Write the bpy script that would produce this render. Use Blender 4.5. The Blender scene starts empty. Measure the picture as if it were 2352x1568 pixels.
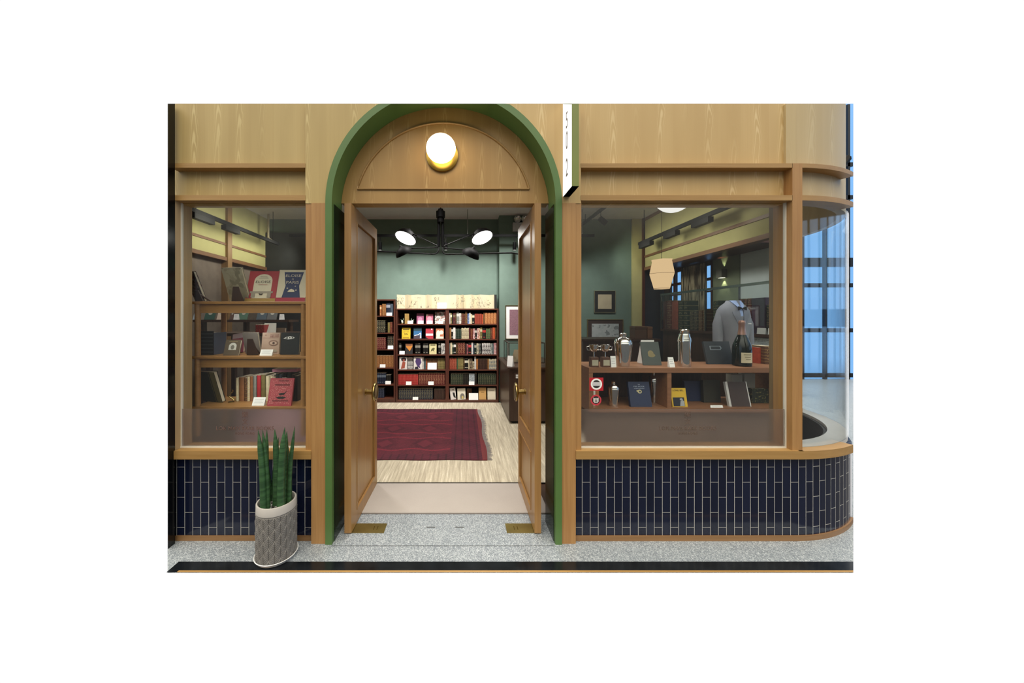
import bpy, bmesh, math, random
from mathutils import Vector, Matrix
random.seed(7)
scene = bpy.context.scene
C = scene.collection
PI = math.pi

# ------------------------------------------------------------------ camera
F, U0, V0, EYE = 747.0, 1063.0, 730.0, 1.5      # focal length and horizon in pixels of the 2352x1568 frame
cam_d = bpy.data.cameras.new('camera')
cam = bpy.data.objects.new('camera', cam_d); C.objects.link(cam)
cam.location = (0, 0, EYE); cam.rotation_euler = (PI/2, 0, 0)
cam_d.sensor_width = 36; cam_d.lens = F/2352*36
cam_d.shift_x = (1176-U0)/2352; cam_d.shift_y = (V0-784)/2352
cam_d.clip_start = 0.05; cam_d.clip_end = 200
scene.camera = cam
def X(u, Y): return (u-U0)*Y/F
def Z(v, Y): return EYE-(v-V0)*Y/F

scene.view_settings.view_transform = 'Standard'
scene.view_settings.look = 'None'
scene.view_settings.gamma = 1
scene.view_settings.exposure = 0
scene.view_settings.use_curve_mapping = False

# ------------------------------------------------------------------ world: plain white ahead where nothing is built, grey atrium with a blue glass wall behind
world = bpy.data.worlds.new('World'); scene.world = world; world.use_nodes = True
def build_world():
    nt = world.node_tree; N = nt.nodes; L = nt.links; N.clear()
    out = N.new('ShaderNodeOutputWorld'); bg = N.new('ShaderNodeBackground'); L.new(bg.outputs[0], out.inputs[0])
    tc = N.new('ShaderNodeTexCoord'); sp = N.new('ShaderNodeSeparateXYZ'); L.new(tc.outputs['Generated'], sp.inputs[0])
    def mr(src, a, b, c=0, d=1):
        m = N.new('ShaderNodeMapRange'); m.inputs[1].default_value = a; m.inputs[2].default_value = b
        m.inputs[3].default_value = c; m.inputs[4].default_value = d; L.new(src, m.inputs[0]); return m.outputs[0]
    def mix(f, a, b):
        m = N.new('ShaderNodeMix'); m.data_type = 'RGBA'
        if hasattr(f, 'node'): L.new(f, m.inputs[0])
        else: m.inputs[0].default_value = f
        for k, s in ((6, a), (7, b)):
            if hasattr(s, 'node'): L.new(s, m.inputs[k])
            else: m.inputs[k].default_value = (*s, 1)
        return m.outputs[2]
    def math_(op, a, b=0):
        m = N.new('ShaderNodeMath'); m.operation = op
        for k, s in ((0, a), (1, b)):
            if hasattr(s, 'node'): L.new(s, m.inputs[k])
            else: m.inputs[k].default_value = s
        return m.outputs[0]
    # vertical gradient of the atrium: dim low down, brightened above to light the shopfront
    low = mix(mr(sp.outputs['Z'], -0.5, 0.05), (.17, .165, .16), (.17, .165, .16))
    up = mix(mr(sp.outputs['Z'], 0.18, 0.75), low, (3.6, 3.35, 2.8))
    # blue glass wall to the right
    br = N.new('ShaderNodeTexBrick'); br.inputs['Scale'].default_value = 1
    br.offset = 0; br.inputs['Mortar Size'].default_value = .02; br.inputs['Mortar Smooth'].default_value = .2
    br.inputs['Brick Width'].default_value = .16; br.inputs['Row Height'].default_value = .22
    br.inputs['Color1'].default_value = (.45, .78, 1.25, 1); br.inputs['Color2'].default_value = (.75, 1.0, 1.35, 1)
    br.inputs['Mortar'].default_value = (.04, .05, .07, 1)
    cb = N.new('ShaderNodeCombineXYZ'); L.new(sp.outputs['Y'], cb.inputs[0]); L.new(sp.outputs['Z'], cb.inputs[1]); L.new(cb.outputs[0], br.inputs['Vector'])
    mk = math_('MULTIPLY', mr(sp.outputs['X'], .70, .76), math_('MULTIPLY', mr(sp.outputs['Z'], -.12, -.08), mr(sp.outputs['Z'], .75, .6)))
    env = mix(mk, up, br.outputs['Color'])
    lf = math_('MULTIPLY', mr(sp.outputs['X'], -.62, -.72), math_('MULTIPLY', mr(sp.outputs['Z'], -.05, .12), mr(sp.outputs['Z'], .5, .3)))
    env = mix(lf, env, (.75, .85, 1.0))  # pale patch added for the black side wall to reflect
    fin = mix(mr(sp.outputs['Y'], .34, .44), env, (1.02, 1.02, 1.02))
    L.new(fin, bg.inputs[0]); bg.inputs[1].default_value = 1.0
build_world()

# ------------------------------------------------------------------ room lamps (the shop's tracks, plus an added fill)
def lamp(kind, loc, energy, color=(1, .93, .82), size=.1, aim=None, angle=60, blend=.6, sx=None, sy=None):
    d = bpy.data.lights.new('shop_and_fill_light', kind); d.energy = energy; d.color = color
    if kind == 'SPOT': d.spot_size = math.radians(angle); d.spot_blend = blend; d.shadow_soft_size = size
    elif kind == 'AREA':
        d.shape = 'RECTANGLE'; d.size = sx; d.size_y = sy
    else: d.shadow_soft_size = size
    o = bpy.data.objects.new('shop_and_fill_light', d); C.objects.link(o); o.location = loc
    if aim is not None:
        o.rotation_euler = (Vector(aim)-Vector(loc)).to_track_quat('-Z', 'Y').to_euler()
    return o
# spots on the rear track, washing the bookcases and back wall
WL_ = (1, .965, .915)
for x in (-1.85, -1.0, -.15, .75):
    lamp('SPOT', (x, 4.55, 3.12), 150, aim=(x, 5.85, 1.45), angle=88, blend=1, color=WL_)
for x in (-.75, .35):
    lamp('SPOT', (x, 4.9, 3.0), 55, aim=(x, 5.98, 1.95), angle=62, blend=1, color=WL_)
lamp('SPOT', (1.9, 4.9, 3.1), 60, aim=(1.95, 6, 1.4), angle=75, blend=.9, color=WL_)
lamp('SPOT', (2.6, 4.7, 3.1), 40, aim=(2.75, 6, 1.5), angle=80, blend=.9, color=WL_)
# ceiling downlights over the carpet
for x, y in ((-1.4, 3.7), (-.3, 3.5), (.5, 3.9), (-.3, 4.6)):
    lamp('SPOT', (x, y, 3.25), 105, aim=(x, y, 0), angle=95, blend=.9, color=WL_)
# wall washers along the yellow side walls
for y in (4.2, 4.9, 5.6):
    lamp('SPOT', (2.62, y, 2.75), 12, aim=(3.33, y+.05, 2.48), angle=140, blend=1, color=(1, .95, .78))
    lamp('SPOT', (-2.9, y, 2.75), 21, aim=(-3.6, y+.05, 2.48), angle=140, blend=1, color=(1, .95, .78))
# spots over the two window displays
for x in (1.1, 1.7, 2.3):
    lamp('SPOT', (x, 3.0, 2.35), 22, aim=(x, 2.58, .9), angle=100, blend=.9, color=WL_)
for x in (-1.85, -1.35):
    lamp('SPOT', (x, 2.86, 2.4), 20, aim=(x, 2.52, 1.1), angle=100, blend=.9, color=WL_)
lamp('SPOT', (-2.6, 3.6, 2.9), 60, aim=(-2.75, 4.0, 1.3), angle=90, blend=.9, color=WL_)
lamp('SPOT', (2.3, 3.9, 3.0), 60, aim=(3.0, 4.1, 1.3), angle=90, blend=.9, color=WL_)
# added fill under the left display stand, brightening the frosted band
lamp('SPOT', (-1.55, 2.46, .80), 5, aim=(-1.55, 2.9, .3), angle=150, blend=1, color=WL_)
# light inside the bookcase tiers of the left display
for z in (1.50, 1.12):
    lamp('SPOT', (-1.6, 2.47, z), 2.2, aim=(-1.6, 2.6, z-.4), angle=150, blend=1, color=WL_)

# ------------------------------------------------------------------ helpers
def lin(h):
    h = h.lstrip('#'); r = [int(h[i:i+2], 16)/255 for i in (0, 2, 4)]
    return tuple(c/12.92 if c <= .04045 else ((c+.055)/1.055)**2.4 for c in r)
MATS = {}
class G:                                    # small node-graph builder
    def __init__(s, name):
        s.m = bpy.data.materials.new(name); s.m.use_nodes = True
        s.nt = s.m.node_tree; s.N = s.nt.nodes; s.L = s.nt.links; s.N.clear()
        s.out = s.N.new('ShaderNodeOutputMaterial')
    def put(s, sock, v):
        if v is None: return
        if hasattr(v, 'is_output'): s.L.new(v, sock)
        elif isinstance(v, (tuple, list)):
            sock.default_value = (*v, 1) if len(v) == 3 and len(sock.default_value) == 4 else v
        else: sock.default_value = v
    def bsdf(s, col, rough=.5, metal=0, bump=None, bstr=.2, bdist=.01, **kw):
        b = s.N.new('ShaderNodeBsdfPrincipled')
        s.put(b.inputs['Base Color'], col); s.put(b.inputs['Roughness'], rough); s.put(b.inputs['Metallic'], metal)
        for k, v in kw.items(): s.put(b.inputs[k.replace('_', ' ')], v)
        if bump is not None:
            n = s.N.new('ShaderNodeBump'); n.inputs['Strength'].default_value = bstr; n.inputs['Distance'].default_value = bdist
            s.L.new(bump, n.inputs['Height']); s.L.new(n.outputs[0], b.inputs['Normal'])
        return b.outputs[0]
    def end(s, sh): s.L.new(sh, s.out.inputs[0]); return s.m
    def pos(s): return s.N.new('ShaderNodeNewGeometry').outputs['Position']
    def tc(s, k): return s.N.new('ShaderNodeTexCoord').outputs[k]
    def sep(s, v): n = s.N.new('ShaderNodeSeparateXYZ'); s.L.new(v, n.inputs[0]); return n.outputs
    def comb(s, x=0, y=0, z=0):
        n = s.N.new('ShaderNodeCombineXYZ')
        for i, v in enumerate((x, y, z)): s.put(n.inputs[i], v)
        return n.outputs[0]
    def m_(s, op, a, b=0.0, c=None):
        n = s.N.new('ShaderNodeMath'); n.operation = op; s.put(n.inputs[0], a); s.put(n.inputs[1], b)
        if c is not None: s.put(n.inputs[2], c)
        return n.outputs[0]
    def mapv(s, v, sc=(1, 1, 1), loc=(0, 0, 0)):
        n = s.N.new('ShaderNodeMapping'); n.inputs['Scale'].default_value = sc; n.inputs['Location'].default_value = loc
        s.L.new(v, n.inputs[0]); return n.outputs[0]
    def noise(s, v, scale=5, detail=3, rough=.5, dist=0):
        n = s.N.new('ShaderNodeTexNoise'); s.put(n.inputs['Vector'], v); n.inputs['Scale'].default_value = scale
        n.inputs['Detail'].default_value = detail; n.inputs['Roughness'].default_value = rough; n.inputs['Distortion'].default_value = dist
        return n.outputs['Fac']
    def mr(s, v, a, b, c=0, d=1):
        n = s.N.new('ShaderNodeMapRange'); s.put(n.inputs[0], v)
        for i, q in enumerate((a, b, c, d)): s.put(n.inputs[i+1], q)
        return n.outputs[0]
    def mix(s, f, a, b, mode='MIX'):
        n = s.N.new('ShaderNodeMix'); n.data_type = 'RGBA'; n.blend_type = mode
        s.put(n.inputs[0], f); s.put(n.inputs[6], a); s.put(n.inputs[7], b); return n.outputs[2]
    def voro(s, v, scale, feat='F1'):
        n = s.N.new('ShaderNodeTexVoronoi'); n.feature = feat; n.inputs['Scale'].default_value = scale; s.put(n.inputs['Vector'], v); return n.outputs
def cached(fn):
    def w(name, *a, **k):
        if name not in MATS: MATS[name] = fn(name, *a, **k)
        return MATS[name]
    return w
@cached
def plain(name, col, rough=.5, metal=0, var=.12, **kw):
    g = G(name); col = lin(col) if isinstance(col, str) else col
    n = g.noise(g.tc('Object'), 9, 3)
    c = g.mix(g.mr(n, .3, .7, 0, 1), tuple(x*(1-var) for x in col), tuple(min(1, x*(1+var)) for x in col))
    return g.end(g.bsdf(c, rough, metal, **kw))
@cached
def wood_trim(name, c1, c2, axis=0, rough=.42):
    g = G(name); sc = [60, 60, 60]; sc[axis] = 2.2
    n = g.noise(g.mapv(g.pos(), sc), 1, 4, .6, .4)
    sc2 = [9, 9, 9]; sc2[axis] = .6
    n2 = g.noise(g.mapv(g.pos(), sc2), 1, 2)
    f = g.m_('ADD', g.m_('MULTIPLY', n, .6), g.m_('MULTIPLY', n2, .5))
    c = g.mix(g.mr(f, .35, .75), lin(c1), lin(c2))
    return g.end(g.bsdf(c, rough, bump=n, bstr=.08))
@cached
def oak_panel(name, c1, c2, hl, plank=.155, shift=0.0):
    g = G(name); p = g.pos(); x, y, z = g.sep(p)
    q = g.m_('DIVIDE', g.m_('ADD', x, shift), plank); idx = g.m_('FLOOR', q); xl = g.m_('SUBTRACT', g.m_('SUBTRACT', q, idx), .5)
    wn = g.N.new('ShaderNodeTexWhiteNoise'); wn.noise_dimensions = '1D'; g.L.new(idx, wn.inputs['W']); rnd = wn.outputs['Value']
    warp = g.noise(g.comb(g.m_('MULTIPLY', x, 7), 0, g.m_('ADD', g.m_('MULTIPLY', z, 3.0), g.m_('MULTIPLY', rnd, 9))), 1, 3)
    xo = g.m_('ADD', xl, g.m_('MULTIPLY', g.m_('SUBTRACT', warp, .5), .35))
    par = g.m_('ADD', g.m_('MULTIPLY', g.m_('MULTIPLY', xo, xo), 34.0), g.m_('ADD', g.m_('MULTIPLY', z, 3.2), g.m_('MULTIPLY', rnd, 6)))
    par = g.m_('ADD', par, g.m_('MULTIPLY', warp, 1.8))
    ring = g.m_('SINE', g.m_('MULTIPLY', par, 11.0))
    core = g.mr(g.m_('ABSOLUTE', xo), .04, .22, 1, 0)
    core = g.m_('MULTIPLY', core, g.mr(g.noise(g.comb(g.m_('MULTIPLY', rnd, 50), 0, g.m_('MULTIPLY', z, 1.3)), 1, 1), .35, .6))
    streak = g.noise(g.mapv(p, (110, 110, 2.4)), 1, 4, .6)
    broad = g.noise(g.mapv(p, (6, 6, .8)), 1, 2)
    base = g.mix(g.mr(broad, .3, .7), lin(c1), lin(c2))
    base = g.mix(g.m_('MULTIPLY', g.mr(streak, .3, .75), .35), base, lin(c1))
    tone = g.mr(rnd, 0, 1, -.06, .06)
    base = g.mix(g.m_('ADD', .08, tone), base, lin(hl))
    base = g.mix(g.m_('MULTIPLY', core, g.mr(ring, -.2, .9, 0, .62)), base, lin(hl))
    return g.end(g.bsdf(base, .45, bump=ring, bstr=.03))
@cached
def glass_pane(name, tint=(.96, .98, .98), rough=0.0):
    g = G(name)
    t = g.N.new('ShaderNodeBsdfTransparent'); t.inputs[0].default_value = (*tint, 1)
    s = g.N.new('ShaderNodeBsdfGlossy'); s.inputs['Roughness'].default_value = rough; s.inputs[0].default_value = (1, 1, 1, 1)
    fr = g.N.new('ShaderNodeFresnel')
    back = g.N.new('ShaderNodeNewGeometry').outputs['Backfacing']
    g.L.new(g.mr(back, 0, 1, 1.5, 1/1.5), fr.inputs['IOR'])
    mx = g.N.new('ShaderNodeMixShader'); g.L.new(g.m_('MULTIPLY', fr.outputs[0], .75), mx.inputs[0])
    g.L.new(t.outputs[0], mx.inputs[1]); g.L.new(s.outputs[0], mx.inputs[2])
    return g.end(mx.outputs[0])
@cached
def frosted(name):
    g = G(name)
    r = g.N.new('ShaderNodeBsdfRefraction'); r.inputs['Roughness'].default_value = .30; r.inputs['IOR'].default_value = 1.18; r.inputs[0].default_value = (.95, .93, .92, 1)
    d = g.N.new('ShaderNodeBsdfDiffuse'); d.inputs[0].default_value = (.34, .30, .285, 1)
    mx = g.N.new('ShaderNodeMixShader'); mx.inputs[0].default_value = .15
    g.L.new(r.outputs[0], mx.inputs[1]); g.L.new(d.outputs[0], mx.inputs[2]); return g.end(mx.outputs[0])
@cached
def emit(name, col, strength):
    g = G(name); e = g.N.new('ShaderNodeEmission'); e.inputs[0].default_value = (*col, 1); e.inputs[1].default_value = strength
    return g.end(e.outputs[0])
@cached
def spine(name, col, kind='plain', acc='#c9a45a'):
    g = G(name); col = lin(col); acc = lin(acc)
    x, y, z = g.sep(g.tc('Generated')); ox = g.tc('Object')
    n = g.noise(ox, 30, 3)
    base = g.mix(g.mr(n, .3, .7), tuple(q*.82 for q in col), tuple(min(1, q*1.15) for q in col))
    nx, ny, nz = g.sep(g.N.new('ShaderNodeNewGeometry').outputs['Normal'])
    pages = g.m_('GREATER_THAN', g.m_('ABSOLUTE', nz), .8)
    inx = g.m_('MULTIPLY', g.m_('GREATER_THAN', x, .18), g.m_('LESS_THAN', x, .82))
    rough = .5
    if kind == 'gilt':
        fr = g.m_('FRACT', g.m_('ADD', g.m_('MULTIPLY', z, 6.0), .12))
        line = g.m_('LESS_THAN', fr, .11)
        dn = g.m_('GREATER_THAN', g.noise(ox, 95, 2), .55)
        orn = g.m_('MULTIPLY', g.m_('MULTIPLY', g.m_('GREATER_THAN', fr, .42), g.m_('LESS_THAN', fr, .78)), g.m_('MULTIPLY', inx, dn))
        f = g.m_('MAXIMUM', g.m_('MULTIPLY', line, .55), g.m_('MULTIPLY', orn, .9))
        base = g.mix(f, base, acc)
    elif kind == 'label':
        f = g.m_('MULTIPLY', g.m_('GREATER_THAN', z, .62), g.m_('LESS_THAN', z, .84))
        base = g.mix(f, base, acc)
        t = g.m_('MULTIPLY', g.m_('MULTIPLY', g.m_('GREATER_THAN', z, .14), g.m_('LESS_THAN', z, .2)), inx)
        base = g.mix(t, base, acc)
    elif kind == 'jacket':
        bl = g.noise(g.comb(g.m_('MULTIPLY', x, 1.2), 0, g.m_('MULTIPLY', z, 5)), 1.6, 2)
        base = g.mix(g.mr(bl, .47, .53), base, acc)
        tx = g.m_('MULTIPLY', g.m_('MULTIPLY', inx, g.m_('GREATER_THAN', g.noise(ox, 120, 1), .52)), g.m_('MULTIPLY', g.m_('GREATER_THAN', z, .3), g.m_('LESS_THAN', z, .9)))
        base = g.mix(g.m_('MULTIPLY', tx, .7), base, (.05, .04, .04))
    base = g.mix(pages, base, (.62, .55, .42))
    return g.end(g.bsdf(base, rough))

class MB:                                   # collects shapes, builds ONE mesh object
    def __init__(s): s.bm = bmesh.new()
    def box(s, x0, x1, y0, y1, z0, z1, bev=0):
        r = bmesh.ops.create_cube(s.bm, size=1)['verts']
        bmesh.ops.scale(s.bm, vec=(x1-x0, y1-y0, z1-z0), verts=r)
        bmesh.ops.translate(s.bm, vec=((x0+x1)/2, (y0+y1)/2, (z0+z1)/2), verts=r)
        if bev > 0:
            es = list({e for v in r for e in v.link_edges})
            bmesh.ops.bevel(s.bm, geom=es, offset=bev, segments=2, affect='EDGES', profile=.5)
        return s
    def prism(s, pts, axis, a, b):          # polygon of (p,q); axis 'y': p=x q=z; 'x': p=y q=z; 'z': p=x q=y
        def mk(p, q, t): return {'y': (p, t, q), 'x': (t, p, q), 'z': (p, q, t)}[axis]
        v0 = [s.bm.verts.new(mk(p, q, a)) for p, q in pts]; v1 = [s.bm.verts.new(mk(p, q, b)) for p, q in pts]
        n = len(pts)
        s.bm.faces.new(v0); s.bm.faces.new(v1[::-1])
        for i in range(n): s.bm.faces.new((v0[i], v1[i], v1[(i+1) % n], v0[(i+1) % n]))
        return s
    def strip(s, inner, outer, axis, a, b):  # band between two equally long polylines, extruded a..b
        def mk(p, q, t): return {'y': (p, t, q), 'x': (t, p, q), 'z': (p, q, t)}[axis]
        rows = [[s.bm.verts.new(mk(*pt, t)) for pt in line] for line, t in ((inner, a), (outer, a), (outer, b), (inner, b))]
        n = len(inner)
        for i in range(n-1):
            for k in range(4):
                A, B = rows[k], rows[(k+1) % 4]
                s.bm.faces.new((A[i], A[i+1], B[i+1], B[i]))
        for i in (0, n-1): s.bm.faces.new([r[i] for r in rows])
        return s
    def tube(s, pts, r, seg=10, cap=True):
        pts = [Vector(p) for p in pts]; rs = r if isinstance(r, (list, tuple)) else [r]*len(pts)
        rings = []; up = None
        for i, p in enumerate(pts):
            d = (pts[min(i+1, len(pts)-1)]-pts[max(i-1, 0)]).normalized()
            if up is None: up = Vector((0, 0, 1)) if abs(d.z) < .9 else Vector((1, 0, 0))
            a = d.cross(up).normalized(); b = a.cross(d).normalized(); up = b
            rings.append([s.bm.verts.new(p+(a*math.cos(2*PI*k/seg)+b*math.sin(2*PI*k/seg))*rs[i]) for k in range(seg)])
        for A, B in zip(rings, rings[1:]):
            for k in range(seg): s.bm.faces.new((A[k], A[(k+1) % seg], B[(k+1) % seg], B[k]))
        if cap:
            s.bm.faces.new(rings[0][::-1]); s.bm.faces.new(rings[-1])
        return s
    def lathe(s, prof, c=(0, 0, 0), seg=32, M=None, a0=0, a1=2*PI):   # prof: (r, z)
        full = abs(a1-a0-2*PI) < 1e-6; n = seg if full else seg+1
        rows = []
        for r, z in prof:
            if r < 1e-6:
                rows.append([s.bm.verts.new((0, 0, z))]); continue
            rows.append([s.bm.verts.new((r*math.cos(a0+(a1-a0)*k/seg), r*math.sin(a0+(a1-a0)*k/seg), z)) for k in range(n)])
        for A, B in zip(rows, rows[1:]):
            m = max(len(A), len(B))
            for k in range(m if full else m-1):
                k2 = (k+1) % m
                f = [A[k % len(A)]]+([A[k2]] if len(A) > 1 else [])+([B[k2]] if len(B) > 1 else [])+[B[k % len(B)]]
                if len(f) >= 3: s.bm.faces.new(f)
        vs = [v for r in rows for v in r]
        T = Matrix.Translation(c) @ (M if M else Matrix.Identity(4))
        bmesh.ops.transform(s.bm, matrix=T, verts=vs)
        return s
    def xf(s, M): bmesh.ops.transform(s.bm, matrix=M, verts=s.bm.verts); return s
    def build(s, name, mat=None, parent=None, smooth=False, world=True, recalc=True):
        if recalc: bmesh.ops.recalc_face_normals(s.bm, faces=s.bm.faces)
        me = bpy.data.meshes.new(name)
        if parent is not None and world: s.xf(wm(parent).inverted())
        base = None
        if parent is None and world:
            xs = [v.co for v in s.bm.verts]
            base = Vector(((min(v.x for v in xs)+max(v.x for v in xs))/2, (min(v.y for v in xs)+max(v.y for v in xs))/2, min(v.z for v in xs)))
            s.xf(Matrix.Translation(-base))
        s.bm.to_mesh(me); s.bm.free()
        if smooth:
            for p in me.polygons: p.use_smooth = True
            try: me.set_sharp_from_angle(angle=math.radians(smooth if smooth > 1 else 40))
            except Exception: pass
        o = bpy.data.objects.new(name, me); C.objects.link(o)
        if mat: me.materials.append(mat)
        if parent is not None: o.parent = parent
        if base is not None: o.location = base
        return o
def wm(o):
    m = o.matrix_basis.copy() if False else Matrix.LocRotScale(o.location, o.rotation_euler, o.scale)
    return wm(o.parent) @ m if o.parent else m
def box(name, mat, x0, x1, y0, y1, z0, z1, parent=None, bev=0):
    return MB().box(x0, x1, y0, y1, z0, z1, bev).build(name, mat, parent)
def tag(o, label, cat=None, group=None, kind=None):
    o['label'] = label
    if cat: o['category'] = cat
    if group: o['group'] = group
    if kind: o['kind'] = kind
    return o
def thing(name, label, cat, loc=(0, 0, 0), rot=(0, 0, 0), group=None):
    o = bpy.data.objects.new(name, None); C.objects.link(o); o.location = loc; o.rotation_euler = rot
    o.empty_display_size = .05
    return tag(o, label, cat, group)
def struct(o, label, cat='structure'): return tag(o, label, cat, kind='structure')
def text(name, body, size, mat, parent, M, align='CENTER', sx=1.0, ext=.0004, bold=0, space=1.0):
    cu = bpy.data.curves.new(name, 'FONT'); cu.body = body; cu.size = size; cu.align_x = align; cu.align_y = 'CENTER'
    cu.extrude = ext; cu.offset = bold; cu.space_character = space; cu.resolution_u = 3
    t = bpy.data.objects.new(name+'_tmp', cu); C.objects.link(t)
    bpy.context.view_layer.update()
    me = bpy.data.meshes.new_from_object(t.evaluated_get(bpy.context.evaluated_depsgraph_get()))
    bpy.data.objects.remove(t); bpy.data.curves.remove(cu)
    me.transform(Matrix.Diagonal((sx, 1, 1, 1))); me.name = name
    me.transform(M)
    o = bpy.data.objects.new(name, me); C.objects.link(o); me.materials.clear(); me.materials.append(mat)
    if parent is not None:
        o.parent = parent
    return o
FRONT = Matrix(((1, 0, 0, 0), (0, 0, -1, 0), (0, 1, 0, 0), (0, 0, 0, 1)))   # text plane facing -Y
SIDE = Matrix(((0, 0, -1, 0), (-1, 0, 0, 0), (0, 1, 0, 0), (0, 0, 0, 1)))   # text plane facing -X
ORD = 'first second third fourth fifth sixth seventh eighth ninth tenth eleventh twelfth thirteenth fourteenth fifteenth sixteenth seventeenth eighteenth nineteenth twentieth'.split()
def ordn(i):
    if i < 20: return ORD[i]
    return ['twenty', 'thirty'][(i+1)//10-2]+'-'+ORD[(i+1) % 10-1] if (i+1) % 10 else ['thirtieth'][0]
# ------------------------------------------------------------------ materials
OAK_L = oak_panel('oak_panel_left', '#a58c55', '#baa169', '#d8c58f', .155, .03)
OAK_R = oak_panel('oak_panel_right', '#b6965f', '#c6a872', '#ddc696', .165, .05)
OAK_T = oak_panel('oak_transom', '#9f7a44', '#ac874e', '#cdac72', .13, .06)
OAK_C = oak_panel('oak_curved', '#b59f73', '#bfaa80', '#cab88f', .2, .1)
WV = wood_trim('oak_upright', '#9a7042', '#b28956', 2)
WH = wood_trim('oak_rail', '#96723f', '#ac8853', 0)
WDOOR = wood_trim('oak_door', '#8f693c', '#a67e4c', 2, .33)
WPALE = wood_trim('pale_post_wood', '#a48a64', '#b89c74', 2)
WSHELF = wood_trim('display_shelf_wood', '#8d6335', '#a87c48', 0)
WALNUT = wood_trim('walnut_shelf_wood', '#7a5238', '#94684a', 0)
MAHOG = wood_trim('mahogany', '#3a1f18', '#5a3226', 2, .35)
MAHOGH = wood_trim('mahogany_shelf', '#4a2a20', '#643a2c', 0, .3)
DARKWOOD = wood_trim('dark_cabinet_wood', '#34241d', '#4a342a', 2, .35)
GREENP = plain('green_frame_paint', '#50703b', .38, 0, .04)
GREEND = plain('dark_green_gloss', '#1c2a1a', .12, 0, .03)
GWALL = plain('green_wall_paint', '#657a6f', .75, 0, .05)
GWALLD = plain('dark_green_wall_paint', '#3c4a42', .75, 0, .05)
YELLOW = plain('yellow_wall_paint', '#b3ad78', .75, 0, .04)
CEIL = plain('ceiling_paint', '#d6d2d0', .85, 0, .03)
BLACK = plain('black_metal', '#08080a', .6, 0, .1, Specular_IOR_Level=.2)
BLACKG = plain('black_gloss', '#060708', .16, 0, .02)
CHAR = plain('charcoal_panel', '#2b2d2f', .6, 0, .1)
BRASS = plain('brass', '#a9945f', .26, 1, .08)
BRASSD = plain('worn_brass_plate', '#94834f', .38, 1, .15)
SILVER = plain('polished_silver', '#d8d6d2', .09, 1, .02)
WHITE = plain('white_card_stock', '#f0efec', .7, 0, .02)
CREAM = plain('cream_paper', '#e9e0c6', .8, 0, .03)
GASKET = plain('pale_gasket', '#d8d2c4', .5, 0, .03)
INK = plain('black_ink', '#171614', .7)
PAGE = plain('book_pages', '#d9cfb6', .85, 0, .08)
PANE = glass_pane('clear_window_glass')
FROST = frosted('frosted_film')

def terrazzo():
    g = G('terrazzo'); p = g.pos()
    v = g.voro(p, 175); r = g.sep(v['Color'])[0]; v2 = g.voro(p, 340); r2 = g.sep(v2['Color'])[1]
    base = g.mix(g.noise(p, 6, 2), lin('#747c85'), lin('#868e96'))
    base = g.mix(g.mr(r, .76, .80, 0, .7), base, lin('#b3bac0'))
    base = g.mix(g.mr(r, .16, .13, 0, .5), base, lin('#5f666e'))
    base = g.mix(g.mr(r2, .80, .82, 0, .7), base, lin('#d3d8dc'))
    return g.end(g.bsdf(base, .32))
TERR = terrazzo()
def tile_mat():
    g = G('navy_tile'); uv = g.tc('UV'); u, v, _ = g.sep(uv)
    b = g.N.new('ShaderNodeTexBrick'); b.offset = .5; b.offset_frequency = 2; b.squash = 1
    b.inputs['Scale'].default_value = 1; b.inputs['Brick Width'].default_value = .2036; b.inputs['Row Height'].default_value = .05407
    b.inputs['Mortar Size'].default_value = .0016; b.inputs['Mortar Smooth'].default_value = .1; b.inputs['Bias'].default_value = 0
    b.inputs['Color1'].default_value = (0, 0, 0, 1); b.inputs['Color2'].default_value = (1, 1, 1, 1)
    g.L.new(g.comb(v, u, 0), b.inputs['Vector'])
    rnd = g.sep(b.outputs['Color'])[0]
    n = g.noise(g.pos(), 12, 2)
    c = g.mix(g.m_('ADD', g.m_('MULTIPLY', rnd, .6), g.m_('MULTIPLY', n, .4)), lin('#0b1024'), lin('#141b33'))
    c = g.mix(b.outputs['Fac'], c, lin('#b3b1ab'))
    rough = g.mr(b.outputs['Fac'], 0, 1, .12, .8)
    wob = g.m_('ADD', g.m_('MULTIPLY', g.m_('SUBTRACT', 1.0, b.outputs['Fac']), 1.0), g.m_('MULTIPLY', n, .25))
    return g.end(g.bsdf(c, rough, bump=wob, bstr=.35, bdist=.002))
TILE = tile_mat()

# ------------------------------------------------------------------ floor
LEFT, RIGHT = (385-U0)/F, (1960-U0)/F       # where the built place ends, as slopes x/y
fl = MB().prism([(-1.7415, 1.9187), (2.304, 1.9187), (9.606, 8.0), (-3.75, 8.0), (-3.75, 4.14), (LEFT*2.3, 2.3)], 'z', -.003, 0).build('floor', TERR)
struct(fl, 'pale grey speckled terrazzo floor in front of the shop', 'floor')
o = MB().prism([(-1.747, 1.9187), (-1.687, 1.9187), (-1.687, 1.932), (2.32, 1.932), (2.4016, 2.0), (-1.747, 2.0)], 'z', 0, .0025).build('floor_border', plain('black_granite', '#15181c', .16, 0, .5))
struct(o, 'black granite border strip along the front of the terrazzo', 'floor strip')
o = MB().prism([(-1.687, 1.9187), (2.304, 1.9187), (2.32, 1.932), (-1.687, 1.932)], 'z', 0, .002).build('floor_wood_edge', WH)
struct(o, 'strip of brown wood flooring below the black border', 'floor strip')
o = box('floor_joint', plain('dark_joint', '#4a4c4e', .7), -.865, .612, 2.140, 2.1435, 0, .0012)
struct(o, 'thin dark joint across the threshold stone', 'floor joint')
o = MB().prism([(-2.0, 2.488), (2.1, 2.488), (3.2, 3.3), (3.75, 3.75), (3.75, 6), (-3.7, 6), (-3.7, 4.15)], 'z', 0, .003).build('floor_inside', DARKWOOD)
struct(o, 'dark wooden floor inside the bookshop', 'floor')
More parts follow.
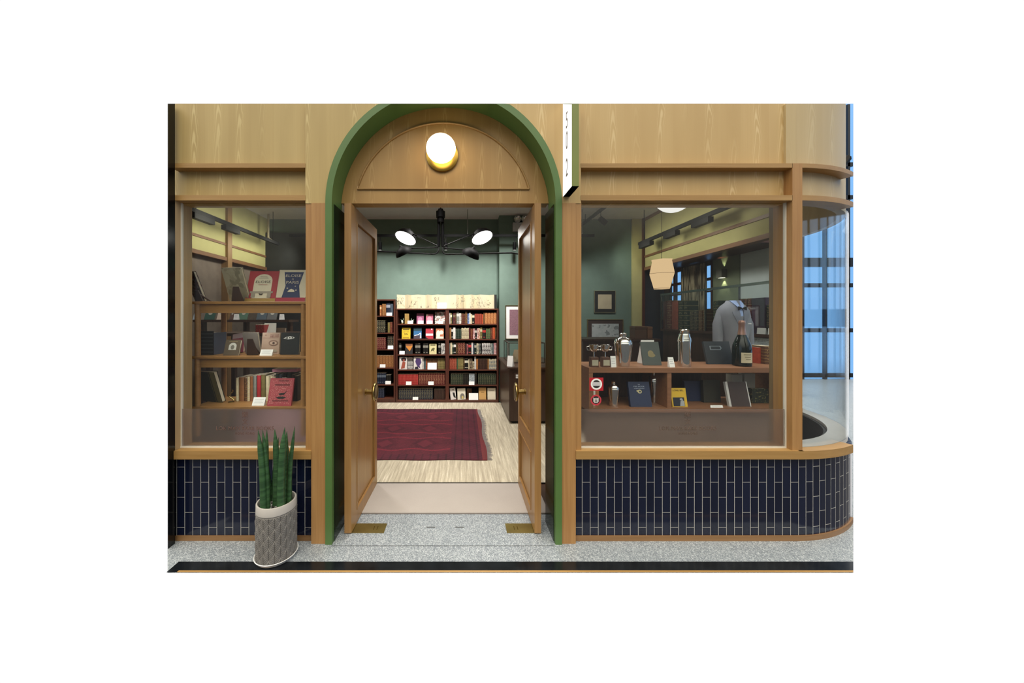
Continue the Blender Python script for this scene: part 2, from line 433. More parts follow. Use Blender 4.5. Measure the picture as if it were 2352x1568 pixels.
# ------------------------------------------------------------------ shopfront
P0 = 2.165
SPR = Z(465, 2.151); XC = -.1267; RO, RI = .783, .740
def top(Y): return EYE+(V0-238)*Y/F
def arc(r, a0, a1, n, cx=XC, cz=SPR): return [(cx+r*math.cos(math.radians(a0+(a1-a0)*i/n)), cz+r*math.sin(math.radians(a0+(a1-a0)*i/n))) for i in range(n+1)]
XL = X(403, 2.17)
x700, x715, x747 = X(701, P0), X(715.5, P0), X(749, P0)
x1291, x1322, x1336, x1820, x1843 = X(1289, P0), X(1322, P0), X(1336, P0), X(1820, P0), X(1843, P0)
zt = top(2.19)
# upper wall, left panel and the two spandrels around the arch
o = box('wall_front', OAK_L, -1.96, x700, 2.19, 2.30, Z(376, 2.19), zt); struct(o, 'pale oak panel above the left display window', 'wall')
RB = RO-.012; zt_f = zt; zt = top(2.168)
aL = math.degrees(math.asin(min(1, (zt-SPR)/RB)))
la = arc(RB, 180, 180-aL, 24)
o = MB().prism([(x700, SPR)]+la+[(x700, zt)], 'y', 2.168, 2.30).build('wall_front_spandrel', OAK_L); struct(o, 'oak panel to the left of the green arch', 'wall')
ra = arc(RB, 0, aL, 24)
o = MB().prism([(x1336-.004, SPR)]+ra+[(x1336-.004, zt)], 'y', 2.168, 2.30).build('wall_front_spandrel', OAK_R); struct(o, 'oak panel between the green arch and the blade sign', 'wall')
o = box('wall_front_panel', OAK_R, x1336-.004, x1820+.03, 2.225, 2.30, 2.28, top(2.225)); struct(o, 'recessed oak panel above the right display window', 'wall')
o = box('wall_front_panel', OAK_L, -1.99, x700, 2.225, 2.30, 2.28, Z(376, 2.19)+.02); struct(o, 'narrow recessed oak panel over the left window', 'wall')
n = 0
def trim(label, mat, *a):
    global n; n += 1
    return struct(box('trim_%d' % n, mat, *a), label, 'trim')
for a, b, nm in ((-1.944, x700, 'left'), (x1336-.004, x1820+.002, 'right')):
    trim('upper oak rail above the %s window' % nm, WH, a, b, P0, 2.25, Z(385, P0), Z(375, P0))
    trim('lower oak rail above the %s window' % nm, WH, a, b, P0, 2.31, Z(460, P0), Z(448, P0))
trim('oak jamb right of the left window', WV, x700, x715, P0+.006, 2.31, Z(1053, P0), SPR)
trim('oak pilaster left of the green arch', WV, x715, x747, P0-.004, 2.31, 0, SPR)
trim('oak pilaster right of the green arch', WV, x1291, x1322, P0-.004, 2.31, 0, SPR)
trim('oak jamb left of the right window', WV, x1322, x1336, P0+.006, 2.31, Z(1053, P0), Z(448, P0))
trim('oak mullion between the flat and the curved window', WV, x1820, x1843, P0, 2.30, Z(1053, P0), Z(375, P0))
trim('slim oak post above the corner mullion', OAK_C, x1820, x1843, 2.208, 2.30, Z(375, P0), top(2.208))
trim('oak jamb at the left end of the shopfront', WPALE, -1.936, -1.919, 2.17, 2.306, Z(1053, P0), 2.285)
# black side wall reaching out at the left end
mb = MB().prism([(-1.915, 2.111), (-1.915, 2.164), (LEFT*2.164, 2.164)], 'z', 0, 3)
for v in mb.bm.verts:
    if v.co.z > 1: v.co.z = top(v.co.y)
o = mb.build('wall_side', BLACKG)
struct(o, 'glossy black return wall at the left end of the shopfront', 'wall')
o = MB().prism([(-1.937, 2.1645), (-1.937, 2.31), (LEFT*2.31+.02, 2.31), (LEFT*2.1645+.004, 2.1645)], 'z', 0, 2.278).build('wall_side_return', BLACKG); struct(o, 'black return behind the left end of the shopfront', 'wall')
# sills
trim('oak sill under the left window', WH, -1.9145, x715, P0-.012, 2.31, Z(1053, P0), Z(1034, P0))
trim('oak sill under the right window', WH, x1322, x1843, P0-.012, 2.31, Z(1053, P0), Z(1034, P0))
# tiled base
def tile_wall(name, label, path, z0, z1, s0, voff):
    bm = bmesh.new(); uvl = bm.loops.layers.uv.new('UVMap'); s = 0; prev = None; cols = []
    for p in path:
        if prev: s += math.hypot(p[0]-prev[0], p[1]-prev[1])
        cols.append((bm.verts.new((p[0], p[1], z0)), bm.verts.new((p[0], p[1], z1)), s)); prev = p
    for a, b in zip(cols, cols[1:]):
        f = bm.faces.new((a[0], b[0], b[1], a[1]))
        for l, (ss, zz) in zip(f.loops, ((a[2], z0), (b[2], z0), (b[2], z1), (a[2], z1))): l[uvl].uv = (ss+s0, zz+voff)
    r = bmesh.ops.extrude_face_region(bm, geom=bm.faces[:])
    vs = [e for e in r['geom'] if isinstance(e, bmesh.types.BMVert)]
    for v in vs:                                   # thickness away from the viewer
        d = Vector((v.co.x-2.23, v.co.y-3.29, 0))
        if v.co.x > 2.23: v.co -= d.normalized()*.06
        else: v.co.y += .06
    bmesh.ops.recalc_face_normals(bm, faces=bm.faces[:])
    me = bpy.data.meshes.new(name); bm.to_mesh(me); bm.free(); me.materials.append(TILE)
    for p in me.polygons: p.use_smooth = False
    o = bpy.data.objects.new(name, me); C.objects.link(o); return struct(o, label, 'tiled wall')
TZ0, TZ1 = Z(1229, 2.195), Z(1053, 2.195)
CX, CY = 2.23, 3.29
def ring(r, a0, a1, n): return [(CX+r*math.cos(math.radians(a0+(a1-a0)*i/n)), CY+r*math.sin(math.radians(a0+(a1-a0)*i/n))) for i in range(n+1)]
zj = Z(1107, 2.195)                               # a bed joint of an even column
voff = .2036*4-zj
xj = X(424.4, 2.195)
tile_wall('wall_base', 'navy blue vertical tiles under the left display window', [(-1.935, 2.195), (x715, 2.195)], TZ0, TZ1, .05407*40-(xj+1.935)+.05407, voff)
xj = X(1337.3, 2.195)
tile_wall('wall_base', 'navy blue vertical tiles under the right window and round the corner', [(x1322, 2.195)]+ring(CY-2.195, -90, 0, 48), TZ0, TZ1, .05407*40-(xj-x1322)+.05407, voff)
PLIN = wood_trim('plinth_wood', '#7c5b38', '#916d47', 0)
o = box('baseboard_left', PLIN, -1.935, x715, 2.188, 2.26, 0, TZ0); struct(o, 'oak plinth under the left tiles', 'baseboard')
def cut(r, n=40):                                  # arc from the front to where the built place ends
    pts = []
    for p in ring(r, -90, 0, 400):
        if p[0]/p[1] > RIGHT: break
        pts.append(p)
    k = max(1, len(pts)//n)
    return pts[::k]+([pts[-1]] if pts[-1] not in pts[::k] else [])
def band(name, mat, r0, r1, z0, z1, label, parent=None, full=False):
    outer = ring(r1, -90, 0, 48) if full else cut(r1)
    inner = [(CX+(p[0]-CX)*r0/r1, CY+(p[1]-CY)*r0/r1) for p in outer]
    mb = MB().strip(inner, outer, 'z', z0, z1)
    if name == 'wall_corner':
        for v in mb.bm.verts:
            if v.co.z > 2.5: v.co.z = min(3.45, top(v.co.y))
    o = mb.build(name, mat, parent, smooth=30)
    return struct(o, label, 'trim') if parent is None else o
pr = CY-2.186
o = MB().strip([(x1322, 2.26), (CX, 2.26)]+[(CX+(p[0]-CX)*(CY-2.26)/pr, CY+(p[1]-CY)*(CY-2.26)/pr) for p in cut(pr)[1:]], [(x1322, 2.186)]+cut(pr), 'z', 0, TZ0).build('baseboard_right', PLIN, smooth=30)
struct(o, 'oak plinth under the right tiles, curving round the corner', 'baseboard')
RR = CY-P0
band('trim_curved_sill', WH, RR-.06, RR+.012, Z(1053, P0), Z(1034, P0), 'curved oak sill at the rounded corner')
band('trim_curved_rail', WH, RR-.07, RR, Z(385, P0), Z(375, P0), 'curved upper oak rail at the rounded corner')
band('trim_curved_head', WH, RR-.10, RR, Z(460, P0), Z(448, P0), 'curved lower oak rail over the corner glass')
band('wall_corner', OAK_C, 1.02, 1.065, 2.285, top(2.225)-.001, 'curved oak wall above the rounded corner window', full=True)
o = MB().prism([(CX, CY)]+ring(1.03, -90, 0, 24), 'z', 2.86, 2.885).build('ceiling_corner', CEIL); struct(o, 'ceiling inside the rounded corner', 'ceiling')
band('trim_corner_ledge', plain('pale_stone_ledge', '#b9b6b2', .35, 0, .05), .97, 1.075, .585, .622, 'pale grey stone ledge inside the curved window', full=True)
o = MB().strip(ring(.95, -90, 0, 32), ring(.97, -90, 0, 32), 'z', .0, .60).build('wall_corner_well', CHAR, smooth=30); struct(o, 'dark lining below the curved stone ledge', 'wall')

# ------------------------------------------------------------------ windows
def window(name, label): return struct(thing(name, label, 'window'), label, 'window')
SILLT = Z(1034, P0); HEAD = 2.285; FT = Z(939, 2.217)
w1 = window('window_1', 'left display window with frosted lower band beside the green arch')
box('pane', PANE, -1.919, x700+.005, 2.217, 2.223, FT, HEAD, w1)
box('frosted_pane', FROST, -1.919, x700+.005, 2.217, 2.223, SILLT, FT, w1)
box('gasket', GASKET, -1.919, x700+.003, 2.208, 2.231, SILLT-.004, SILLT+.008, w1)
box('gasket', GASKET, -1.921, -1.914, 2.212, 2.229, SILLT, HEAD, w1)
w2 = window('window_2', 'wide display window with frosted lower band right of the arch')
box('pane', PANE, x1336-.004, x1820, 2.210, 2.216, FT, HEAD, w2)
box('frosted_pane', FROST, x1336-.004, x1820, 2.210, 2.216, SILLT, FT, w2)
box('gasket', GASKET, x1336-.002, x1820-.002, 2.202, 2.224, SILLT-.004, SILLT+.008, w2)
box('gasket', GASKET, x1820-.007, x1820+.001, 2.204, 2.222, SILLT, HEAD, w2)
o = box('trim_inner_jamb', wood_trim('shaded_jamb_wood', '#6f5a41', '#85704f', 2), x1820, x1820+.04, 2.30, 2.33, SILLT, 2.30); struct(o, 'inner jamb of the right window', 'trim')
w3 = window('window_3', 'curved corner window at the right end of the shopfront')
band('curved_pane', PANE, 1.074, 1.080, .622, HEAD, '', w3, True)
# etched name on both frosted bands
ETCH = plain('etched_lettering', '#6b5048', .8)
def shop_name(win, xc, y, k, mat):
    for body, v, hpx, sp in (('樂', 953, 16, 1), ('文', 969, 14.5, 1), ('LOK MAN RARE BOOKS', 983.5, 12.5, 1.05), ('HONG KONG', 995, 7.5, 1.15)):
        w = {'LOK MAN RARE BOOKS': 132, 'HONG KONG': 44}.get(body)
        t = text('lettering', body, hpx*y/F, mat, win, Matrix.Identity(4), space=sp)
        me = t.data; xs = [q.co.x for q in me.vertices]
        sx = (w*k*y/F)/(max(xs)-min(xs)) if w and xs else 1
        me.transform(Matrix.Translation((xc, y-.002, Z(v, y))) @ FRONT @ Matrix.Diagonal((sx, 1, 1, 1)))
shop_name(w1, X(563, 2.217), 2.217, 1, ETCH)
shop_name(w2, X(1579, 2.210), 2.210, 1, plain('faint_etched_lettering', '#665349', .8))
# two round stickers on the right pane
st = thing('window_sticker', 'square red sticker with a white ring, stuck on the wide display window', 'sticker', (X(1370, 2.208), 2.2095, Z(897, 2.208)))
k = 2.208/F
def disc(name, mat, parent, cx, cz, r, y, r0=0, seg=28):
    mb = MB()
    if r0: mb.strip([(cx+r0*math.cos(2*PI*i/seg), cz+r0*math.sin(2*PI*i/seg)) for i in range(seg+1)], [(cx+r*math.cos(2*PI*i/seg), cz+r*math.sin(2*PI*i/seg)) for i in range(seg+1)], 'y', y, y+.0004)
    else: mb.prism([(cx+r*math.cos(2*PI*i/seg), cz+r*math.sin(2*PI*i/seg)) for i in range(seg)], 'y', y, y+.0004)
    return mb.build(name, mat, parent, world=False)
RED = plain('sticker_red', '#b3202c', .45, 0, .03); RED2 = plain('sticker_red_ring', '#c03a46', .45, 0, .03)
MB().box(-16*k, 16*k, -.0006, 0, 0, 30*k).build('backing', RED, st, world=False)
disc('ring', WHITE, st, 0, 15*k, 13*k, -.0012, 9.3*k); disc('centre', INK, st, 0, 15*k, 9.3*k, -.0012)
MB().box(-9*k, 9*k, -.0018, -.0014, 11*k, 20*k).build('band', plain('sticker_grey', '#c4c3c6', .5), st, world=False)
st = thing('window_sticker', 'round red sticker with a pale shield on black, stuck on the wide display window', 'sticker', (X(1369, 2.208), 2.2095, Z(931, 2.208)))
disc('ring', RED2, st, 0, 12.5*k, 12.5*k, -.0006, 9*k); disc('centre', INK, st, 0, 12.5*k, 9*k, -.0006)
sh = [(-6, 18.5), (-3, 16.5), (0, 17.5), (3, 16.5), (6, 18.5), (6, 9), (3.4, 6), (-3.4, 6), (-6, 9)]
MB().prism([(a*k, b*k) for a, b in sh], 'y', -.0014, -.0010).build('shield', plain('shield_grey', '#cfcac4', .5), st, world=False)
for zz in (9, 12, 15): MB().box(-2.6*k, 2.6*k, -.0019, -.0015, (zz-.7)*k, (zz+.5)*k).build('shield_mark', INK, st, world=False)

# ------------------------------------------------------------------ green arch, transom
def leg(x0, x1): return box
mb = MB()
outer = [(XC-RO, 0)]+arc(RO, 180, 0, 64)+[(XC+RO, 0)]
inner = [(XC-RI, 0)]+arc(RI, 180, 0, 64)+[(XC+RI, 0)]
cl = lambda pts: [(p, min(q, top(2.151))) for p, q in pts]
B = mb.bm
rows = [[B.verts.new((p, y, min(q, top(y)))) for p, q in line] for line, y in ((inner, 2.151), (outer, 2.151), (outer, 2.33), (inner, 2.33))]
for i in range(len(inner)-1):
    for kk in range(4): B.faces.new((rows[kk][i], rows[kk][i+1], rows[(kk+1) % 4][i+1], rows[(kk+1) % 4][i]))
ar = mb.build('trim_arch', GREENP, smooth=20)
struct(ar, 'green painted arch framing the entrance', 'arch')
for a, b, nm in ((XC-RI, XC-RI+.004, 'left'), (XC+RI-.004, XC+RI, 'right')):
    trim('glossy near black lining inside the %s leg of the arch' % nm, GREEND, a, b, 2.185, 2.40, 0, SPR)
tb = Z(467, 2.313)
aa = math.degrees(math.asin((tb-SPR)/(RI-.001)))
tr = MB().prism(arc(RI-.001, aa, 180-aa, 48), 'y', 2.313, 2.40).build('wall_transom', OAK_T)
struct(tr, 'half round oak panel above the doors', 'wall')
# moulding on the transom
ym = 2.302; a_ = X(1216, ym)-X(820, ym); hz = (433-281)*ym/F; zb = Z(433, ym); Rm = ((a_/2)**2+hz**2)/(2*hz); cxm = (X(1216, ym)+X(820, ym))/2; czm = zb+hz-Rm
al = math.degrees(math.asin((zb-czm)/Rm))
pts = [(p, ym+.006, q) for p, q in arc(Rm, al, 180-al, 40, cxm, czm)]; pts.append(pts[0])
o = MB().tube(pts, .0065, 8).build('trim_transom_bead', WH, smooth=60); struct(o, 'slim oak bead outlining a half moon above the doors', 'trim')

# globe lamp
gl = thing('wall_globe_lamp', 'glowing round glass globe on a brass dish above the doors', 'lamp', (X(1016, 2.313), 2.312, Z(356, 2.29)))
R90 = Matrix.Rotation(PI/2, 4, 'X')
MB().lathe([(0, 0), (.106, 0), (.112, .006), (.112, .02), (.098, .027), (.03, .03), (0, .03)], M=R90, seg=48).build('backplate', plain('golden_dish', '#c9a24a', .3, 1, .05), gl, smooth=40, world=False)
MB().lathe([(0, .02), (.022, .02), (.022, .05), (0, .05)], M=R90, seg=20).build('stem', BRASS, gl, smooth=40, world=False)
gb = bmesh.new(); bmesh.ops.create_uvsphere(gb, u_segments=40, v_segments=24, radius=.1025); mbs = MB(); mbs.bm.free(); mbs.bm = gb
mbs.xf(Matrix.Translation((-.002, -.118, -.004)) @ Matrix.Diagonal((.97, .97, .88, 1))); mbs.build('globe', emit('warm_globe', (1, .82, .55), 4.6), gl, smooth=True, world=False)

# blade sign 502
sx0, sx1 = .667, .667+.046; yn, yf = 1.998, P0+.02; zbn = 2.3076
bs = thing('blade_sign', 'projecting sign with white sides and green edge reading 502', 'sign', (sx0, yf, zbn))
MB().prism([(yn, zbn), (yf, zbn), (yf, top(yf)), (yn, top(yn))], 'x', sx0+.003, sx1).build('sign_body', plain('olive_sign_paint', '#75803f', .45, 0, .04), bs)
face = emit('white_sign_face', (1, .97, .93), 1.25)
MB().prism([(yn+.001, zbn+.002), (yf-.001, zbn+.002), (yf-.001, top(yf)-.003), (yn+.001, top(yn)-.003)], 'x', sx0, sx0+.003).build('sign_face', face, bs)
MB().prism([(yn, zbn), (yf, zbn), (yf, zbn+.002), (yn, zbn+.002)], 'x', sx0+.0031, sx1-.0005).build('sign_underside', plain('shaded_sign_underside', '#6a573f', .6), bs)  # underside shade and warm bounce off the wood put into the colour
for ch, v in (('5', 278), ('0', 325), ('2', 387)):
    y = 2.088; t = text('numeral', ch, .12, plain('numeral_grey', '#6d655e', .6), bs, Matrix.Identity(4), sx=.62)
    for q in t.data.vertices: q.co.y *= 1.38 if ch != '5' else 1.25
    t.data.transform(Matrix.Translation((-.0006, y-yf-.004, Z(v, y)-zbn)) @ SIDE)

# ------------------------------------------------------------------ door leaves
def door(name, label, xo, xi, mid):
    d = struct(thing(name, label, 'door', ((xo+xi)/2, 2.275, 0)), label, 'door')
    s = 1 if xi > xo else -1; x0, x1 = min(xo, xi), max(xo, xi); y0, y1, z0, z1 = 2.255, 2.93, .008, 2.296
    ya, yb, za, zb2 = 2.375, 2.865, .10, 2.205
    mb = MB().box(x0, x1, y0, ya, z0, z1).box(x0, x1, yb, y1, z0, z1).box(x0, x1, ya, yb, z0, za).box(x0, x1, ya, yb, zb2, z1)
    secs = [(za, zb2)]
    if mid: mb.box(x0, x1, ya, yb, .52, .63); secs = [(za, .52), (.63, zb2)]
    mb.build('door_frame', WDOOR, d)
    for a, b in secs:
        box('door_panel', WDOOR, x0+.014, x1-.014, ya, yb, a, b, d)
        m = MB(); e = .012
        xa, xb = (xi-.012*s, xi+.004*s); xa, xb = min(xa, xb), max(xa, xb)
        m.box(xa, xb, ya, ya+e, a, b).box(xa, xb, yb-e, yb, a, b).box(xa, xb, ya+e, yb-e, a, a+e).box(xa, xb, ya+e, yb-e, b-e, b)
        m.build('moulding', WDOOR, d)
    yk, zk = 2.585, .913
    R = Matrix.Rotation(PI/2*s, 4, 'Y')
    kn = MB().lathe([(0, 0), (.026, 0), (.026, .006), (.021, .010), (.021, .055), (.026, .060), (.060, .064), (.071, .070), (.074, .077), (.071, .084), (.060, .088), (.052, .086), (0, .086)], (xi, yk, zk), 32, M=R).build('door_knob', BRASS, d, smooth=40)
    MB().lathe([(0, 0), (.012, 0), (.012, .03), (0, .03)], (xi-.012*s, 2.915, 0.005), 12).build('floor_bolt', BRASS, d, smooth=40)
door('door_1', 'left oak door leaf standing open with a round brass knob', -.821, -.773, False)
door('door_2', 'right oak door leaf standing open with a round brass knob', .543, .498, True)
for u0, u1, nm in ((819, 884, 'left'), (1163, 1226, 'right')):
    y0, y1 = 2.268, 2.372
    p = thing('floor_plate', 'brass floor plate at the foot of the %s door leaf' % nm, 'floor plate', ((X(u0, 2.32)+X(u1, 2.32))/2, 2.32, 0))
    xa, xb = (X(u0, 2.32)-.02, X(u1, 2.30)) if nm == 'left' else (X(u0, 2.30), X(u1, 2.32)+.02)
    pl0 = box('plate', BRASSD, xa, xb, y0, y1, .0, .003, p)
    xm = xb-.07 if nm == 'left' else xa+.07
    for dx in (-.012, .012): box('mark', plain('plate_engraving', '#5d4a22', .5, 1), xm+dx-.002, xm+dx+.002, 2.30, 2.34, .0029, .0034, pl0)
for u0, u1, nm in ((980, 999, 'left'), (1046, 1065, 'right')):
    p = thing('floor_slot', 'small slotted socket in the threshold, the %s of the two' % nm, 'floor socket', (X((u0+u1)/2, 2.33), 2.33, 0))
    box('surround', plain('steel_socket', '#b9bcc0', .35, 1), X(u0, 2.33)-.004, X(u1, 2.33)+.004, 2.323, 2.338, .0, .0013, p)
    box('slot', INK, X(u0, 2.33), X(u1, 2.33), 2.328, 2.333, .001, .0018, p)

# ------------------------------------------------------------------ room shell
CH = 3.32; BW = 6.0; WR = 3.325; WL = -3.60
o = box('wall_back', GWALL, -3.72, 3.42, BW, BW+.1, 0, CH); struct(o, 'green back wall of the bookshop', 'wall')
o = box('wall_back_pier', GWALL, .648, 1.5, 5.77, BW, 0, CH); struct(o, 'green wall pier right of the bookcases', 'wall')
o = box('wall_back_column', CHAR, WL, -2.86, 5.93, BW, 0, 3.05); struct(o, 'dark charcoal panel in the back corner behind the left window', 'wall')
o = box('wall_back_return', YELLOW, 3.108, WR, 5.965, BW, 0, CH); struct(o, 'yellow strip of wall in the back right corner', 'wall')
o = box('trim_corner', MAHOG, 3.285, WR, 5.93, 5.965, 0, CH); struct(o, 'brown corner post by the yellow wall', 'trim')
bm = MB(); B = bm.bm
c1 = [(-1.95, 2.33, 2.99), (2.3, 2.33, 2.99), (3.15, 2.80, CH), (-2.44, 2.80, CH)]
c2 = [(-2.44, 2.80, CH), (3.15, 2.80, CH), (3.36, 3.25, CH), (3.42, 6.1, CH), (-3.72, 6.1, CH), (-3.72, 4.12, CH)]
for poly in (c1, c2):
    B.faces.new([B.verts.new(p) for p in poly]); B.faces.new([B.verts.new((p[0], p[1], p[2]+.02)) for p in poly][::-1])
o = bm.build('ceiling', CEIL, recalc=False); struct(o, 'grey white ceiling of the bookshop', 'ceiling')
# slanted closing wall behind the left end, and left wall
bm = MB(); B = bm.bm
p3 = [(-1.95, 2.31, 0), (-3.66, 4.10, 0), (-3.66, 4.10, CH), (-2.44, 2.80, CH), (-1.95, 2.31, 2.97)]
v0 = [B.verts.new(p) for p in p3]; v1 = [B.verts.new((p[0]-.015, p[1]-.015 if p[1] > 2.4 else p[1], p[2])) for p in p3]
B.faces.new(v0); B.faces.new(v1[::-1])
for i in range(5): B.faces.new((v0[i], v0[(i+1) % 5], v1[(i+1) % 5], v1[i]))
o = bm.build('wall_left_return', plain('brown_grey_wall', '#7a6d62', .8)); struct(o, 'brown grey side wall behind the left window display', 'wall')
o = box('wall_left', YELLOW, WL-.1, WL, 4.10, BW, 2.40, CH); struct(o, 'yellow upper side wall seen through the left window', 'wall')
o = box('wall_left_lower', plain('taupe_wall', '#75685f', .8), WL-.10, WL-.06, 4.10, BW, 0, 2.40); struct(o, 'taupe lower side wall seen through the left window', 'wall')
TRW = wood_trim('brown_wall_trim', '#6b4a30', '#835d3e', 1)
TRV = wood_trim('brown_wall_post', '#80603f', '#98764e', 2)
trim('brown header rail under the yellow wall behind the left window', TRW, WL-.06, WL+.03, 4.11, BW, 2.365, 2.42)
trim('brown rail across the yellow wall behind the left window', TRW, WL, WL+.015, 4.05, BW, 2.60, 2.635)
trim('pale brown post up the side wall behind the left window', TRV, WL-.06, WL+.04, 4.93, 5.02, 0, CH)
o = box('wall_right', YELLOW, WR, WR+.08, 3.456, BW, 2.40, CH); struct(o, 'yellow upper side wall seen through the right window', 'wall')
o = box('wall_right_end', plain('taupe_wall', '#75685f', .8), 3.30, 3.36, 3.27, 3.455, 0, CH); struct(o, 'end of the right side wall behind the corner mullion', 'wall')
trim('brown header rail under the yellow wall behind the right window', TRW, WR-.02, WR+.08, 3.456, BW, 2.365, 2.42)
trim('brown rail across the yellow wall behind the right window', TRW, WR-.015, WR, 3.456, BW, 2.595, 2.635)
trim('brown rail at the ceiling of the right side wall', TRW, WR-.015, WR, 3.456, 5.96, 3.27, CH)
# bay beyond the right side wall: curtained window, green panel with sconce, white panel
o = box('wall_bay', plain('olive_green_panel', '#6b7560', .7, 0, .05), 3.78, 3.83, 4.44, 4.93, 0, 2.37); struct(o, 'green grey panel with the sconce, in the bay on the right', 'wall')
o = box('wall_bay_blind', plain('pale_blind', '#b9c4c6', .8, 0, .03), 3.79, 3.83, 3.77, 4.44, 0, 2.37); struct(o, 'pale grey panel at the front of the bay on the right', 'wall')
o = MB().prism([(3.345, 3.456), (3.365, 3.456), (3.83, 3.75), (3.83, 3.77)], 'z', 0, 2.37).build('wall_bay_end', CHAR); struct(o, 'dark end of the bay on the right', 'wall')
o = box('wall_bay_back', CHAR, WR, 3.83, BW-.02, BW, 0, 2.37); struct(o, 'dark far end of the bay on the right', 'wall')
o = box('ceiling_bay', MAHOG, 3.34, 3.83, 3.76, BW, 2.372, 2.40); struct(o, 'brown ceiling of the bay on the right', 'ceiling')
w4 = window('window_4', 'wooden casement window behind curtains in the bay on the right')
wf = MB()
for y in (4.94, 5.20, 5.50, 5.60+.0, 5.82, 5.97): wf.box(3.78, 3.83, y-.022, y+.022, 0.9, 2.37)
for z in (.92, 1.30, 1.62, 1.92, 2.10, 2.33): wf.box(3.785, 3.825, 4.94, 5.97, z-.022, z+.022)
wf.build('window_frame', MAHOG, w4)
def blue_glass():
    g = G('blue_daylight_glass'); t = g.N.new('ShaderNodeBsdfTransparent'); t.inputs[0].default_value = (.50, .74, 1.0, 1)
    gs = g.N.new('ShaderNodeBsdfGlossy'); gs.inputs['Roughness'].default_value = .05
    mx = g.N.new('ShaderNodeMixShader'); mx.inputs[0].default_value = .04; g.L.new(t.outputs[0], mx.inputs[1]); g.L.new(gs.outputs[0], mx.inputs[2]); return g.end(mx.outputs[0])
BLUEG = blue_glass()
box('window_glass', BLUEG, 3.80, 3.806, 4.94, 5.97, .9, 2.35, w4)
box('window_head', MAHOG, 3.78, 3.83, 4.93, 5.98, 2.33, 2.3715, w4)
box('window_apron', CHAR, 3.79, 3.83, 4.94, 5.97, 0, .9, w4)
def curtain(label, y0, y1, mat, x=3.70, z0=.02, z1=2.34):
    bm = MB(); B = bm.bm; n = 60; rows = []
    for z in (z1, z0):
        rows.append([B.verts.new((x+.018*math.sin(i*1.25)+.006*math.sin(i*.37), y0+(y1-y0)*i/n, z)) for i in range(n+1)])
    rows2 = [[B.verts.new((v.co.x+.004, v.co.y, v.co.z)) for v in r] for r in rows]
    for i in range(n):
        B.faces.new((rows[0][i], rows[0][i+1], rows[1][i+1], rows[1][i])); B.faces.new((rows2[0][i], rows2[1][i], rows2[1][i+1], rows2[0][i+1]))
    for a in (0, 1): 
        for i in range(n): B.faces.new((rows[a][i], rows[a][i+1], rows2[a][i+1], rows2[a][i]))
    return tag(bm.build('curtain', mat, smooth=True), label, 'curtain')
def drape_mat():
    g = G('striped_drape'); x, y, z = g.sep(g.pos())
    s = g.noise(g.comb(g.m_('MULTIPLY', y, 46), 0, g.m_('MULTIPLY', z, 2.2)), 1, 3)
    return g.end(g.bsdf(g.mix(g.mr(s, .45, .6), lin('#4d463a'), lin('#b3a98f')), .8))
curtain('striped grey brown curtain drawn across the bay window', 4.95, 5.50, drape_mat())
curtain('dark curtain hanging at the far end of the bay window', 5.83, 5.95, plain('dark_drape', '#38302b', .9))

# atrium glass wall beyond the corner
cw = struct(thing('window_5', 'blue glass wall of the hall beyond the rounded corner', 'window', (8.8, 8, 0)), 'blue glass wall with dark steel bars beyond the rounded corner', 'window')
xa, xb, yw = 6.6, RIGHT*8.0, 8.0
box('glass', BLUEG, xa, xb, yw, yw+.02, 0, top(yw), cw)
fb = MB(); xx = xa
while xx < xb-.05: fb.box(xx, xx+.06, yw-.06, yw, 0, top(yw-.06)-.01); xx += .56
for z in (.05, 1.15, 2.25, 2.75, 4.4, 5.2): fb.box(xa, xb-.08, yw-.06, yw, z, z+(.10 if z != 2.75 else .22))
fb.build('steel_frame', plain('dark_steel', '#10131a', .4), cw)
MB().tube([(8.2, 7.75, 4.2), (9.25, 7.85, 5.35)], .10, 8).build('diagonal_brace', BLACK, cw)
pc = MB().lathe([(.16, 0), (.16, 4.9)], (6.45, 6.4, 0), 24).build('hall_column', plain('pale_hall_column', '#b8bcc0', .3), smooth=True)
struct(pc, 'pale round column in the hall beyond the corner', 'column')
# ------------------------------------------------------------------ floor coverings
def stripes(name, c1, c2, c3):
    g = G(name); x, y, z = g.sep(g.pos())
    a = g.noise(g.comb(g.m_('MULTIPLY', x, 45), g.m_('MULTIPLY', y, 2.2), 0), 1, 4, .65)
    b = g.noise(g.comb(g.m_('MULTIPLY', x, 130), g.m_('MULTIPLY', y, 40), 0), 1, 2)
    c = g.mix(g.mr(a, .38, .62), lin(c1), lin(c2)); c = g.mix(g.mr(a, .60, .72, 0, .8), c, lin(c3))
    c = g.mix(g.m_('MULTIPLY', g.mr(b, .4, .7), .3), c, lin(c1))
    return g.end(g.bsdf(c, .95, bump=b, bstr=.4, bdist=.004))
cp = thing('carpet', 'cream carpet with fine uneven stripes under the red rug', 'carpet', (0, 4.3, .003))
box('pile', stripes('striped_wool', '#a59a86', '#c9bfa8', '#e4dccb'), -1.6, 1.62, 2.941, 5.72, .003, .014, cp); box('edge_binding', INK, -1.6, 1.62, 2.934, 2.941, .003, .0142, cp)
g = G('beige_mat'); nn = g.noise(g.pos(), 220, 2); n2 = g.noise(g.pos(), 4, 2)
matm = g.end(g.bsdf(g.mix(g.m_('ADD', g.m_('MULTIPLY', nn, .5), g.m_('MULTIPLY', n2, .5)), lin('#a29a94'), lin('#b5ada7')), .95, bump=nn, bstr=.3, bdist=.003))
tag(box('entrance_mat', matm, -.93, .66, 2.49, 2.932, .003, .0105), 'plain beige entrance mat between the two open doors', 'mat')

